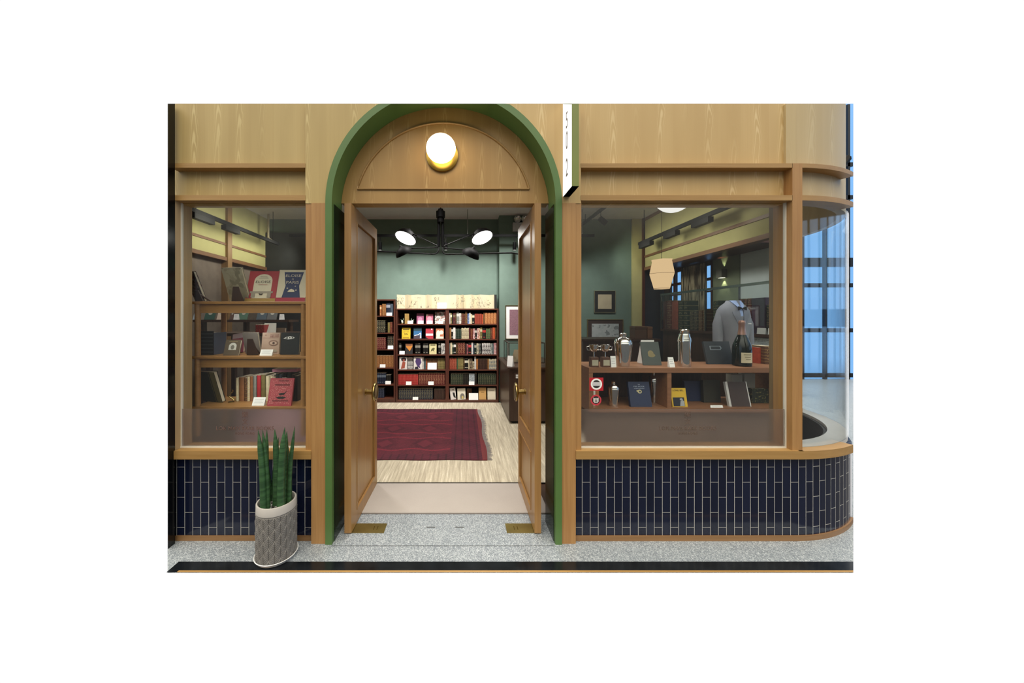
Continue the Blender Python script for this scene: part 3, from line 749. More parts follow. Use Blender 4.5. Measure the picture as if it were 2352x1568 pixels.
def rug_mat():
    g = G('red_rug'); x, y, z = g.sep(g.pos())
    u = g.m_('SUBTRACT', .257, x); v = g.m_('SUBTRACT', y, 3.395)
    n = g.noise(g.pos(), 48, 5, .75, .6); n3 = g.noise(g.pos(), 5, 2)
    base = g.mix(g.mr(n, .35, .7), lin('#3a0f19'), lin('#5c1c2a'))
    # three rows of medallions joined by bright lines
    row = g.m_('FRACT', g.m_('DIVIDE', g.m_('ADD', v, -.18), .52)); dv = g.m_('ABSOLUTE', g.m_('SUBTRACT', row, .5))
    col = g.m_('FRACT', g.m_('DIVIDE', u, .47)); du = g.m_('ABSOLUTE', g.m_('SUBTRACT', col, .5))
    line = g.m_('LESS_THAN', g.m_('ABSOLUTE', g.m_('SUBTRACT', dv, g.m_('ADD', .34, g.m_('MULTIPLY', g.m_('SINE', g.m_('MULTIPLY', u, 13.4)), .05)))), .035)
    med = g.m_('LESS_THAN', g.m_('ADD', g.m_('MULTIPLY', du, 1.0), g.m_('MULTIPLY', dv, .9)), .34)
    med2 = g.m_('LESS_THAN', g.m_('ADD', g.m_('MULTIPLY', du, 1.0), g.m_('MULTIPLY', dv, .9)), .2)
    field = g.m_('MULTIPLY', g.m_('GREATER_THAN', u, .40), g.m_('MULTIPLY', g.m_('GREATER_THAN', v, .14), g.m_('LESS_THAN', v, 1.74)))
    c = g.mix(g.m_('MULTIPLY', med, g.mr(n, .35, .65, .9, .3)), base, lin('#3a0d1a'))
    c = g.mix(g.m_('MULTIPLY', med2, .55), c, lin('#64202c'))
    c = g.mix(g.m_('MULTIPLY', line, g.mr(n, .35, .6, .25, .75)), c, lin('#7c2230'))
    # border stripes at the short end
    bs = g.m_('FRACT', g.m_('DIVIDE', u, .085)); bl = g.m_('LESS_THAN', bs, .22)
    zig = g.m_('FRACT', g.m_('ADD', g.m_('DIVIDE', v, .06), g.m_('MULTIPLY', bs, .9)))
    bc = g.mix(g.m_('MULTIPLY', bl, .6), lin('#481624'), lin('#220a12'))
    bc = g.mix(g.m_('MULTIPLY', g.m_('LESS_THAN', zig, .35), g.mr(n, .4, .6, .2, .7)), bc, lin('#330c19'))
    bc = g.mix(g.m_('MULTIPLY', g.m_('LESS_THAN', u, .05), .5), bc, lin('#7c3430'))
    c = g.mix(g.m_('SUBTRACT', 1.0, field), c, bc)
    c = g.mix(g.m_('MULTIPLY', g.mr(n3, .4, .7), .25), c, lin('#6e2230'))
    return g.end(g.bsdf(c, .95, bump=n, bstr=.4, bdist=.004))
rg = thing('rug', 'dark red patterned rug with a grey fringe on the cream carpet', 'rug', (-.62, 4.34, .014))
bm = MB(); B = bm.bm; nx, ny = 30, 24; gv = []
for j in range(ny+1):
    yy = 3.395+(5.285-3.395)*j/ny; r = []
    for i in range(nx+1):
        xr = .257+.012*math.sin(j*.5)-.03*max(0, (j/ny-.55))**1.0
        xx = -1.5+(xr+1.5)*i/nx; r.append((xx, yy+.006*math.sin(i*.6)*(j in (0, ny))))
    gv.append(r)
for z, rev in ((.022, False), (.0145, True)):
    vv = [[B.verts.new((x, y, z)) for x, y in r] for r in gv]
    for j in range(ny):
        for i in range(nx):
            f = (vv[j][i], vv[j][i+1], vv[j+1][i+1], vv[j+1][i]); B.faces.new(f[::-1] if rev else f)
bmesh.ops.bridge_loops(B, edges=[e for e in B.edges if len(e.link_faces) == 1])
bm.build('pile', rug_mat(), rg)
bm = MB()
for j in range(150):
    y = 3.40+1.875*j/150; xr = .255+.012*math.sin(j/150*ny*.5)-.03*max(0, (j/150-.55)); l = .045+.02*random.random(); dy = random.uniform(-.012, .012)
    bm.tube([(xr-.003, y, .018), (xr+l*.5, y+dy*.5, .0175), (xr+l, y+dy, .0165)], [.003, .0026, .0016], 5)
fr = bm.build('fringe', plain('fringe_grey', '#8d8785', .9), rg); fr['kind'] = 'stuff'

# ------------------------------------------------------------------ bookcases
YB = 5.73
def zx(x): return X(850+x/5.808, YB)
def zz(y): return Z(670+y/5.808, YB)
def bookcase(label, x0, x1, ztop, shelves, zbot, side=.085*0+.03):
    t = thing('bookcase', label, 'bookcase', ((x0+x1)/2, YB+.12, 0))
    yb = BW-.01
    box('side_panel', MAHOG, x0, x0+side, YB, yb, 0, ztop-.022, t); box('side_panel', MAHOG, x1-side, x1, YB, yb, 0, ztop-.022, t)
    box('top_board', MAHOGH, x0, x1, YB-.008, yb, ztop-.022, ztop, t)
    box('back_panel', plain('bookcase_back', '#120d0c', .8), x0+side, x1-side, yb-.012, yb, .05, ztop-.022, t)
    for z in shelves: box('shelf', MAHOGH, x0+side, x1-side, YB+.004, yb-.012, z-.020, z, t)
    box('plinth', MAHOG, x0+side, x1-side, YB+.004, YB+.03, 0, zbot-.02, t)
    return t
SH = [428, 630, 836, 1038, 1244, 1444]
SHZ = [zz(v) for v in SH]
LSH = [318, 546, 766, 1012, 1236, 1420]; LSHZ = [zz(v) for v in LSH]
xm0, xm1, xr1 = zx(344), zx(1029), zx(1714)
bookcase('mahogany bookcase in the middle, under the left half of the folded picture book', xm0, xm1-.0005, zz(224), SHZ, SHZ[-1], .030)
bookcase('mahogany bookcase next to the green pier, under the right half of the folded picture book', xm1+.0005, xr1, zz(224), SHZ, SHZ[-1], .030)
bookcase('tall dark bookcase half hidden by the left door leaf', -1.98, zx(338), zz(100), LSHZ, LSHZ[-1], .030)

COL = {'red': ('#a3252d', 'bright red'), 'dred': ('#5c1a1e', 'dark red'), 'maroon': ('#4a1a1e', 'maroon'), 'navy': ('#141d30', 'navy'), 'black': ('#14130f', 'black'),
       'dgreen': ('#1a2a22', 'dark green'), 'green': ('#3c5a3e', 'green'), 'olive': ('#6e6338', 'olive'), 'tan': ('#a8683c', 'tan'), 'brown': ('#5a3a26', 'brown'), 'lbrown': ('#8a5a34', 'light brown'),
       'white': ('#d8d4cc', 'white'), 'cream': ('#cfc2a0', 'cream'), 'grey': ('#7d8078', 'grey'), 'blue': ('#3a5a8e', 'blue'), 'pink': ('#b06a6e', 'pink'), 'orange': ('#b0442a', 'orange'),
       'rust': ('#8e3a2a', 'rust red'), 'gold': ('#a8884e', 'gold brown'), 'teal': ('#4a5f62', 'teal'), 'slate': ('#3e4854', 'slate blue'), 'dbrown': ('#32201a', 'dark brown'), 'yellow': ('#cdb23a', 'yellow')}
ACC = {'gilt': '#b8924a', 'label': '#9a2a22', 'jacket': '#2c2a28', 'plain': '#b8924a'}
KW = {'gilt': 'gilt', 'label': 'labelled', 'jacket': 'jacketed', 'plain': 'plain'}
def rounded_book(name, w, d, h, mat, bulge=.18):
    pts = [(-w/2, d)]; b = min(.006, w*bulge)
    for i in range(7):
        a = -1+2*i/6; pts.append((a*w/2, b*a*a))
    pts.append((w/2, d))
    return MB().prism(pts, 'z', 0, h).build(name, mat, None, world=False)
GROUPN = {}
def shelf_row(case, shelf, z, y, specs, depth=.15, conv=None, group=None):
    """specs: (x0, x1, top, colour, kind) for each book, left to right"""
    conv = conv or (lambda x: X(850+x/5.808, y)); n = 0
    for sp in specs:
        x0, x1, ht, c, kd = sp[:5]
        xa, xb = conv(x0), conv(x1); h = (Z(670+ht/5.808, y) if ht > 3 else z+ht)-z
        acc = sp[5] if len(sp) > 5 else (ACC[kd] if kd != 'gilt' else ACC['gilt'])
        o = rounded_book('book', xb-xa-.0012, depth, h, spine('spine_%s_%s_%s' % (c, kd, acc), COL[c][0], kd, acc))
        o.location = ((xa+xb)/2, y, z+.0005)
        tag(o, '%s %s book, %s from left, %s shelf, %s' % (COL[c][1], KW[kd], ordn(n), shelf, case), 'book', group or 'books on the %s shelf of the %s' % (shelf, case))
        n += 1
def even(x0, x1, n, top, c, kd, *a, jit=0):
    w = (x1-x0)/n; return [(x0+w*i, x0+w*(i+1), top+random.uniform(-jit, jit), c, kd)+a for i in range(n)]
YS = 5.765
SN = ['top', 'second', 'third', 'fourth', 'fifth', 'bottom']
M_, R_, L_ = 'middle bookcase', 'bookcase beside pier', 'bookcase behind left door'
# middle bookcase
shelf_row(M_, SN[0], SHZ[0], YS, even(461, 516, 3, 290, 'gold', 'gilt', '#6b5226'))
shelf_row(M_, SN[2], SHZ[2], YS, [(384, 416, 686, 'black', 'label', '#7d7a70')]+even(600, 670, 2, 692, 'black', 'label', '#8a867a')+even(705, 775, 2, 692, 'black', 'label', '#8a867a')+[(908, 942, 690, 'black', 'label', '#8a867a'), (948, 998, 688, 'white', 'jacket', '#8d8a86')])
shelf_row(M_, SN[3], SHZ[3], YS+.02, even(497, 568, 4, 872, 'white', 'jacket', '#777a7c')+[(690, 716, 872, 'white', 'plain')]+[(722, 742, 895, 'teal', 'plain'), (742, 762, 893, 'rust', 'gilt')]+even(762, 905, 8, 893, 'brown', 'gilt', '#a38d5c')+even(905, 998, 5, 890, 'olive', 'gilt', '#c9b27a'))
shelf_row(M_, SN[4], SHZ[4], YS, even(374, 640, 14, 1100, 'red', 'gilt', '#c98a5a')+even(645, 1000, 11, 1086, 'dred', 'gilt', '#cfae7a'))
shelf_row(M_, SN[5], SHZ[5], YS, even(380, 838, 15, 1290, 'navy', 'gilt', '#a59a6a')+even(855, 998, 7, 1302, 'dbrown', 'gilt', '#5e3a2c'))
# bookcase by the pier
shelf_row(R_, SN[0], SHZ[0], YS, [(1057, 1071, 280, 'white', 'plain'), (1071, 1093, 284, 'olive', 'label', '#cfc9b0'), (1093, 1106, 296, 'black', 'plain'), (1106, 1138, 284, 'maroon', 'label', '#6a5a44'), (1138, 1154, 282, 'dbrown', 'gilt'), (1154, 1187, 266, 'grey', 'label', '#c4c6be'), (1187, 1217, 286, 'white', 'jacket', '#b4a89a'), (1219, 1243, 290, 'maroon', 'gilt'), (1243, 1266, 292, 'maroon', 'gilt'), (1267, 1298, 266, 'brown', 'gilt'), (1299, 1323, 290, 'blue', 'jacket', '#8fa0bc'), (1323, 1343, 280, 'white', 'plain'), (1344, 1360, 296, 'cream', 'gilt'), (1360, 1394, 292, 'black', 'label', '#d6c8a8')]+even(1396, 1492, 3, 292, 'rust', 'plain')+[(1493, 1510, 300, 'orange', 'gilt'), (1511, 1531, 276, 'brown', 'gilt')]+even(1532, 1688, 4, 279, 'tan', 'gilt', '#d3ad72'))
shelf_row(R_, SN[1], SHZ[1], YS, [(1058, 1083, 478, 'lbrown', 'gilt'), (1084, 1107, 474, 'black', 'label', '#c8c8c0'), (1108, 1140, 475, 'white', 'plain')]+even(1142, 1218, 3, 494, 'dgreen', 'gilt', '#7d8a72')+even(1219, 1318, 5, 482, 'cream', 'jacket', '#a3977a', jit=5)+[(1319, 1339, 478, 'maroon', 'plain'), (1340, 1372, 492, 'dred', 'gilt'), (1373, 1401, 490, 'pink', 'jacket', '#d8c6be'), (1401, 1423, 494, 'black', 'label', '#b8b2a8'), (1424, 1447, 488, 'pink', 'jacket', '#dccfc0'), (1447, 1468, 486, 'cream', 'jacket', '#c06a5a'), (1469, 1498, 474, 'olive', 'label', '#c7bb9a'), (1500, 1546, 490, 'black', 'label', '#b0302a')]+even(1547, 1604, 2, 492, 'green', 'gilt')+[(1605, 1633, 482, 'maroon', 'gilt'), (1634, 1668, 472, 'orange', 'gilt'), (1669, 1686, 480, 'dbrown', 'gilt')])
shelf_row(R_, SN[2], SHZ[2], YS, [(1058, 1069, 686, 'grey', 'plain'), (1070, 1096, 676, 'cream', 'plain'), (1097, 1119, 682, 'dgreen', 'label', '#9aa08a'), (1119, 1145, 680, 'black', 'label', '#e6e4de'), (1146, 1170, 684, 'dbrown', 'gilt')]+even(1171, 1267, 3, 680, 'dred', 'gilt', '#d1b17c')+[(1268, 1288, 692, 'dbrown', 'plain'), (1289, 1309, 694, 'pink', 'jacket', '#5c2a30'), (1310, 1352, 684, 'black', 'label', '#b03a3a'), (1353, 1373, 674, 'white', 'plain'), (1374, 1391, 684, 'slate', 'plain'), (1392, 1419, 690, 'dgreen', 'label', '#a5a294'), (1420, 1448, 688, 'cream', 'jacket', '#8b8a7c'), (1448, 1478, 690, 'grey', 'jacket', '#2e2e2c')]+even(1492, 1606, 5, 682, 'white', 'jacket', '#3a2f36', jit=4)+[(1607, 1635, 690, 'grey', 'jacket', '#aab0a8'), (1636, 1648, 688, 'teal', 'plain')]+even(1649, 1686, 3, 684, 'pink', 'jacket', '#e0c8c0'))
shelf_row(R_, SN[3], SHZ[3], YS, even(1058, 1154, 4, 886, 'rust', 'gilt', '#c98a6a', jit=4)+[(1155, 1172, 880, 'green', 'plain')]+even(1173, 1244, 4, 880, 'olive', 'gilt', '#d3c084')+[(1246, 1262, 890, 'dbrown', 'gilt')]+even(1262, 1310, 3, 894, 'black', 'label', '#d3cdb8')+[(1311, 1324, 900, 'cream', 'plain')]+even(1325, 1366, 2, 894, 'dbrown', 'jacket', '#a8977a')+[(1367, 1391, 930, 'cream', 'jacket', '#5c5240'), (1392, 1414, 866, 'white', 'plain'), (1416, 1440, 894, 'tan', 'gilt')]+even(1441, 1566, 6, 896, 'dbrown', 'gilt', '#6d4a34')+[(1567, 1586, 896, 'lbrown', 'gilt')]+even(1587, 1686, 5, 898, 'cream', 'jacket', '#6c7a82', jit=5))
shelf_row(R_, SN[4], SHZ[4], YS, even(1074, 1240, 7, 1095, 'dgreen', 'gilt', '#9a9268')+even(1241, 1316, 3, 1092, 'black', 'gilt', '#4a4a3e')+[(1398, 1424, 1094, 'black', 'gilt', '#4a4a3e')]+even(1440, 1682, 10, 1095, 'dgreen', 'gilt', '#9a9268'))
# bookcase behind the left door
shelf_row(L_, SN[0], LSHZ[0], YS, [(128, 152, 180, 'tan', 'label', '#d8b48a'), (160, 186, 162, 'lbrown', 'gilt'), (186, 211, 162, 'lbrown', 'gilt'), (214, 269, 146, 'navy', 'label', '#8f9098'), (270, 306, 160, 'slate', 'plain')])
shelf_row(L_, SN[1], LSHZ[1], YS, even(84, 201, 4, 384, 'black', 'gilt', '#c9bf92')+[(234, 264, 410, 'olive', 'gilt'), (265, 298, 405, 'dred', 'gilt')])
shelf_row(L_, SN[2], LSHZ[2], YS, even(84, 208, 4, 610, 'dred', 'gilt', '#cba27c')+even(230, 320, 4, 588, 'black', 'gilt', '#c4ab88'))
shelf_row(L_, SN[3], LSHZ[3], YS, even(84, 318, 6, 848, 'lbrown', 'gilt', '#c79457'))
shelf_row(L_, SN[4], LSHZ[4], YS, even(92, 210, 4, 1086, 'navy', 'label', '#5c6672')+even(213, 276, 2, 1110, 'black', 'plain'))
shelf_row(L_, SN[5], LSHZ[5], YS, even(92, 186, 3, 1288, 'navy', 'gilt', '#70788a'))

# face-out books: boards, page block and cover art as parts
def facing_book(label, w, h, t, loc, cover, tilt=8, yaw=0, art=(), group=None, name='book', spine_mat=None, lean=0):
    """stands on its lower edge, cover towards -Y, tilted back; art: (part name, kind, data...)"""
    b = thing(name, label, 'book', loc, (math.radians(-tilt), math.radians(lean), math.radians(yaw)), group)
    e = min(.0028, t*.18)
    m = MB().box(-w/2, w/2, 0, e, 0, h).box(-w/2, w/2, t-e, t, 0, h).box(-w/2, -w/2+e, e, t-e, 0, h)
    cov = m.build('cover', cover, b, world=False)
    MB().box(-w/2+e, w/2-.004, e, t-e, .004, h-.004).build('pages', PAGE, b, world=False)
    y = -.0004
    for a in art:
        k = a[1]
        if k == 'rect': MB().box(a[2]*w-w/2, a[3]*w-w/2, y-.0004, y, a[4]*h, a[5]*h).build(a[0], a[6], cov, world=False)
        elif k == 'poly': MB().prism([((p-.5)*w, q*h) for p, q in a[2]], 'y', y-.0004, y).build(a[0], a[3], cov, world=False)
        elif k == 'text':
            tx = text(a[0], a[2], a[5]*h, a[6], cov, Matrix.Identity(4))
            xs = [v.co.x for v in tx.data.vertices]; sx = a[7]*w/(max(xs)-min(xs)) if len(a) > 7 else 1
            tx.data.transform(Matrix.Translation(((a[3]-.5)*w, y-.0002, a[4]*h)) @ FRONT @ Matrix.Diagonal((sx, 1, 1, 1)))
        y -= .0005
    return b
def ell(cx, cz, rx, rz, n=20, a0=0, a1=360): return [(cx+rx*math.cos(math.radians(a0+(a1-a0)*i/n)), cz+rz*math.sin(math.radians(a0+(a1-a0)*i/n))) for i in range(n+(0 if a1-a0 == 360 else 1))]
def flat(name, h, **k): return plain(name, h, .55, 0, .06, **k)
YF = 5.76
def face_on_shelf(label, x0, x1, ht, shz, cover, art=(), tilt=6, lean=0, y=YF, t=.025):
    xa, xb = X(850+x0/5.808, y), X(850+x1/5.808, y)
    return facing_book(label, xb-xa, Z(670+ht/5.808, y)-shz, t, ((xa+xb)/2, y, shz+.002), cover, tilt, 0, art, 'face out books in the bookcases', lean=lean)
mauve = flat('mauve_cover', '#8e4a6a'); mauve2 = flat('pink_cover', '#a8566c'); lilac = flat('lilac_print', '#b07a96')
face_on_shelf('mauve book standing face out on the top shelf of the middle bookcase', 620, 715, 288, SHZ[0], mauve, (('title_band', 'rect', .05, .95, .78, .86, flat('plum_band', '#4d2440')), ('print', 'poly', ell(.5, .45, .3, .2), lilac)), y=YF+.03)
face_on_shelf('pink book standing face out, right of the mauve one', 744, 840, 296, SHZ[0], mauve2, (('print', 'poly', ell(.5, .5, .32, .25), flat('pale_pink_print', '#c98a9a')), ('corner_sticker', 'rect', .05, .3, .82, .98, CREAM)), y=YF+.03)
def blotch(name, c1, c2, c3, sc=30):
    g = G(name); p = g.tc('Object'); a = g.noise(p, sc, 3, .6, .6); b = g.noise(g.mapv(p, (1, 1, 1), (3, 1, 2)), sc*1.6, 2)
    c = g.mix(g.mr(a, .47, .53), lin(c1), lin(c2)); c = g.mix(g.mr(b, .58, .62), c, lin(c3)); return g.end(g.bsdf(c, .55))
face_on_shelf('grey and white blotchy book face out at the end of the top shelf', 864, 998, 266, SHZ[0], blotch('grey_blotches', '#dcd6cc', '#77726a', '#c07a72', 22), y=YF+.03)
yel = flat('yellow_cover', '#d9b92e'); ink2 = flat('dark_print', '#2a2418')
face_on_shelf('yellow book with dark lettering, face out on the second shelf', 423, 536, 478, SHZ[1], yel, (('title', 'text', 'LET HIS', .5, .62, .16, flat('ochre_print', '#8a6a1a'), .72), ('title', 'text', 'SIN', .5, .42, .2, ink2, .42), ('author', 'rect', .12, .88, .78, .88, flat('olive_print', '#6a5a22')), ('credit_line', 'rect', .14, .86, .08, .12, flat('ochre_print', '#8a6a1a'))))
face_on_shelf('blue book with white streaks, face out beside the yellow one', 580, 686, 480, SHZ[1], flat('blue_cover', '#2f6796'), (('dark_top', 'rect', 0, 1, .72, 1, flat('teal_top', '#1f3f4a')), ('ground', 'rect', 0, 1, 0, .3, flat('plum_ground', '#4a3c46')), ('streak', 'poly', [(.08, .32), (.62, .42), (.88, .58), (.86, .5), (.64, .36), (.1, .26)], WHITE), ('streak', 'poly', [(.80, .05), (.98, .1), (.92, .56), (.84, .54)], flat('pale_streak', '#c9cfd2'))))
face_on_shelf('red and white book, third of four facing out on the second shelf', 741, 842, 488, SHZ[1], flat('red_cover', '#b0303c'), (('white_band', 'rect', .02, .98, .3, .5, flat('offwhite_band', '#e3ddd6')), ('dark_corner', 'poly', [(0, 0), (.36, 0), (0, .2)], INK), ('title', 'text', 'RED', .42, .68, .13, flat('pale_title', '#e5b8b2'), .5), ('star', 'poly', ell(.8, .92, .1, .07), WHITE), ('figure_shape', 'poly', [(.5, .1), (.96, .22), (.98, .05), (.6, .02)], flat('offwhite_band', '#e3ddd6'))) [:2]+(('star', 'poly', ell(.8, .92, .1, .07), WHITE),))
face_on_shelf('peach and cream book, last of four facing out on the second shelf', 877, 982, 486, SHZ[1], flat('peach_cover', '#b5704e'), (('cloud', 'poly', ell(.3, .45, .24, .36), CREAM), ('cloud', 'poly', ell(.7, .6, .26, .2), CREAM), ('base', 'rect', .03, .97, .02, .22, CREAM), ('heart', 'poly', [(.62, .32), (.8, .5), (.7, .24)], flat('rust_mark', '#b5563a'))))
face_on_shelf('dark book with an orange collar, face out on the third shelf', 468, 566, 690, SHZ[2], flat('dark_cover', '#2c2a2a'), (('orange_top', 'poly', [(.05, .98), (.95, .98), (.97, .72), (.62, .28), (.1, .68)], flat('orange_print', '#cf8433')), ('brown_band', 'rect', .1, .9, .76, .98, flat('brown_print', '#8a5a3a'))))
face_on_shelf('cream book with dark sketch, face out on the third shelf', 790, 886, 692, SHZ[2], flat('cream_cover', '#d2c894'), (('sketch', 'poly', [(.3, .5), (.6, .62), (.8, .5), (.62, .42), (.7, .2), (.5, .35), (.2, .25)], flat('sketch_olive', '#5a5632')), ('title_line', 'rect', .15, .85, .82, .9, flat('sketch_olive', '#5a5632'))))
face_on_shelf('white book with a rust red flared shape, face out on the fourth shelf', 390, 492, 870, SHZ[3], flat('white_cover', '#d8d2cb'), (('flared_shape', 'poly', [(.42, .62), (.8, .58), (.7, .1), (.2, .04)], flat('rust_shape', '#a0503c')), ('dark_blot', 'poly', ell(.56, .8, .34, .16), flat('dark_blot', '#2b2326')), ('small_shape', 'poly', ell(.58, .72, .12, .1), flat('rust_shape', '#a0503c'))), tilt=4, y=YF-.01, t=.02)
face_on_shelf('white book with a purple silhouette, face out on the fourth shelf', 580, 694, 868, SHZ[3], flat('white_cover', '#d8d2cb'), (('silhouette', 'poly', [(.3, .9), (.8, .86), (.92, .55), (.7, .3), (.8, .06), (.5, .2), (.34, .36), (.2, .62)], flat('purple_shape', '#4b3868')), ('shadow_shape', 'poly', [(.12, .02), (.6, .02), (.5, .24), (.2, .2)], flat('ink_shape', '#26222e'))), tilt=4, y=YF-.01, t=.02)
face_on_shelf('grey speckled book standing out from the dark green set', 1320, 1394, 1092, SHZ[4], blotch('grey_speckle', '#7d868a', '#aab2b3', '#5d666a', 60), y=YF-.01)
face_on_shelf('white book with a black blot on the bottom shelf, tilted to one side', 1076, 1150, 1285, SHZ[5], flat('white_cover', '#d8d2cb'), (('blot', 'poly', [(.45, .62), (.8, .6), (.9, .3), (.98, .1), (.6, .2), (.5, .4)], INK), ('ring', 'poly', ell(.6, .84, .12, .06), flat('grey_mark', '#6b6560'))), lean=-6)
face_on_shelf('cream book with a grey arched drawing on the bottom shelf', 1168, 1276, 1292, SHZ[5], flat('cream_cover2', '#dcd5c2'), (('arch', 'poly', [(.35, .08)]+ell(.6, .3, .27, .26, 14, 200, -20)+[(.8, .08)], flat('grey_arch', '#77716a')), ('oval', 'poly', ell(.62, .2, .12, .14), flat('yellow_spot', '#c9b673'))), lean=-2)
face_on_shelf('tan folder standing face out on the bottom shelf', 1450, 1550, 1282, SHZ[5], flat('tan_cover', '#c49a5e'), (('title_line', 'rect', .3, .72, .6, .64, flat('brown_line', '#7a5a30')),))
face_on_shelf('pale cream booklet at the right end of the bottom shelf', 1568, 1676, 1286, SHZ[5], flat('pale_cover', '#d9cfb9'), (('title_line', 'rect', .2, .8, .76, .8, flat('grey_line', '#9a907e')),))
b = rounded_book('book', .085, .12, .165, spine('box_brown', '#6b4228', 'plain')); b.location = (X(850+1325/5.808, 5.83), 5.83, SHZ[5]+.0005)
tag(b, 'brown slipcase behind the cards on the bottom shelf of the bookcase by the pier', 'book', 'books on the bottom shelf of the bookcase by the pier')

# small white cards: (x0, x1, top, bottom, shelf z, y, label)
CARDM = WHITE
def card(label, x0, x1, h, z, y, tilt=12, lines=3):
    w = x1-x0; c = thing('description_card', label, 'card', ((x0+x1)/2, y, z+.0005), (math.radians(-tilt), 0, 0), 'small white description cards')
    c0 = MB().prism([(0, 0), (h*.42, 0), (.0018, h), (0, h)], 'x', -w/2, w/2).build('card', CARDM, c, world=False)
    pr = flat('card_print', '#b4b4b6')
    for i in range(lines): MB().box(-w*.36, w*(.36-.1*(i % 2)), -.0006, -.0001, h*(.72-.2*i), h*(.72-.2*i)+h*.05).build('printed_line', pr, c0, world=False)
    return c
def ccard(label, x0, x1, t, shz, y=5.742, **k): card(label, X(850+x0/5.808, y), X(850+x1/5.808, y), Z(670+t/5.808, y)-shz, shz, y, lines=0, **k)
ccard('white card before the gold brown books on the top shelf', 499, 572, 384, SHZ[0])
ccard('white card before the mauve book', 636, 712, 383, SHZ[0])
ccard('white card before the pink book', 757, 832, 383, SHZ[0])
ccard('white card before the grey blotchy book', 900, 972, 386, SHZ[0])
ccard('white card before the black book at the start of the third shelf', 390, 460, 788, SHZ[2])
ccard('large white card before the brown spines on the fourth shelf', 766, 888, 946, SHZ[3])
ccard('white card before the bright red set on the fifth shelf', 478, 551, 1196, SHZ[4])
ccard('white card before the dark red set on the fifth shelf', 775, 848, 1196, SHZ[4])
ccard('white card before the navy set on the bottom shelf', 568, 641, 1402, SHZ[5])
ccard('white card before the grey speckled book', 1318, 1392, 1196, SHZ[4])
ccard('large white card on the bottom shelf beside the tan folder', 1318, 1442, 1352, SHZ[5])
ccard('white card before the navy book in the bookcase behind the left door', 217, 290, 277, LSHZ[0])
ccard('white card before the black set in the bookcase behind the left door', 234, 309, 716, LSHZ[2])
ccard('white card before the light brown set behind the left door', 129, 203, 967, LSHZ[3])
ccard('white card before the two plain black books behind the left door', 203, 276, 1190, LSHZ[4])
# figurines either side of the gold books
def figurine(label, x, z, y, s):
    t = thing('figurine', label, 'figurine', (x, y, z+.0005), (0, 0, 0), 'white figurines')
    MB().lathe([(0, 0), (.026, 0), (.028, .006), (.022, .014), (0, .016)], seg=18).build('stand', BRASSD, t, smooth=50, world=False)
    mt = plain('pale_porcelain', '#d5dccb', .3, 0, .15)
    MB().tube([(0, 0, .012), (.004*s, 0, .03), (-.004*s, 0, .048), (.006*s, 0, .062)], [.012, .019, .015, .008], 10).build('body', mt, t, smooth=60, world=False)
    MB().tube([(.004*s, 0, .055), (.022*s, -.003, .075), (.02*s, 0, .10)], [.007, .006, .003], 8).tube([(0, 0, .055), (-.02*s, 0, .066), (-.026*s, 0, .082)], [.007, .005, .003], 8).build('leafy_arms', plain('green_white_glaze', '#8fa58c', .3, 0, .3), t, smooth=60, world=False)
figurine('pale figurine left of the gold brown books', X(850+430/5.808, 5.78), SHZ[0], 5.78, 1)
figurine('pale figurine right of the gold brown books', X(850+566/5.808, 5.80), SHZ[0], 5.80, -1)

# folded picture book along the top of the two bookcases
def sketch_mat():
    g = G('sketched_paper'); p = g.pos(); x, y, z = g.sep(p)
    a = g.noise(g.mapv(p, (34, 0, 22)), 1, 4, .75, 1.2); blk = g.noise(g.mapv(p, (7, 0, 3)), 1, 1)
    zz_ = g.m_('MULTIPLY', g.m_('GREATER_THAN', z, zz(224)+.02), g.m_('LESS_THAN', z, zz(224)+.205))
    f = g.m_('MULTIPLY', g.m_('MULTIPLY', g.m_('GREATER_THAN', a, .57), g.m_('GREATER_THAN', blk, .49)), zz_)
    base = g.mix(g.noise(p, 8, 2), lin('#c9bd9c'), lin('#d8cfb4'))
    return g.end(g.bsdf(g.mix(g.m_('MULTIPLY', f, .85), base, lin('#3a332c')), .8))
lp = thing('folded_picture_book', 'long cream folded picture book with ink sketches, spread along the bookcase tops', 'book', (X(1027, 5.85), 5.86, zz(224)))
zt0 = zz(224)+.0005; hh = Z(676.5, 5.80)-zt0
folds = [360, 452, 503, 541, 640, 728, 772, 824, 905, 1025, 1150, 1198, 1240, 1250, 1350, 1408, 1465, 1588, 1655]
bm = MB(); B = bm.bm; rows = []
for i, f in enumerate(folds): rows.append((X(850+f/5.808, 5.80), 5.78+(.10 if i % 2 else 0)))
va = [[B.verts.new((x, y+dy, zt0+dz)) for dz in (0, hh)] for (x, y) in rows for dy in (0, .0015)]
for i in range(len(rows)-1):
    a, b, c, d = va[2*i], va[2*i+2], va[2*i+1], va[2*i+3]
    B.faces.new((a[0], b[0], b[1], a[1])); B.faces.new((c[0], c[1], d[1], d[0])); B.faces.new((a[1], b[1], d[1], c[1])); B.faces.new((a[0], c[0], d[0], b[0]))
bm.build('pages', sketch_mat(), lp, recalc=True)
box('end_board', INK, rows[-1][0], rows[-1][0]+.045, 5.79, 5.96, zt0, zt0+hh, lp)
card('white card in front of the folded picture book', X(850+896/5.808, 5.755), X(850+1018/5.808, 5.755), Z(670+142/5.808, 5.755)-zt0, zt0-.0005, 5.755)

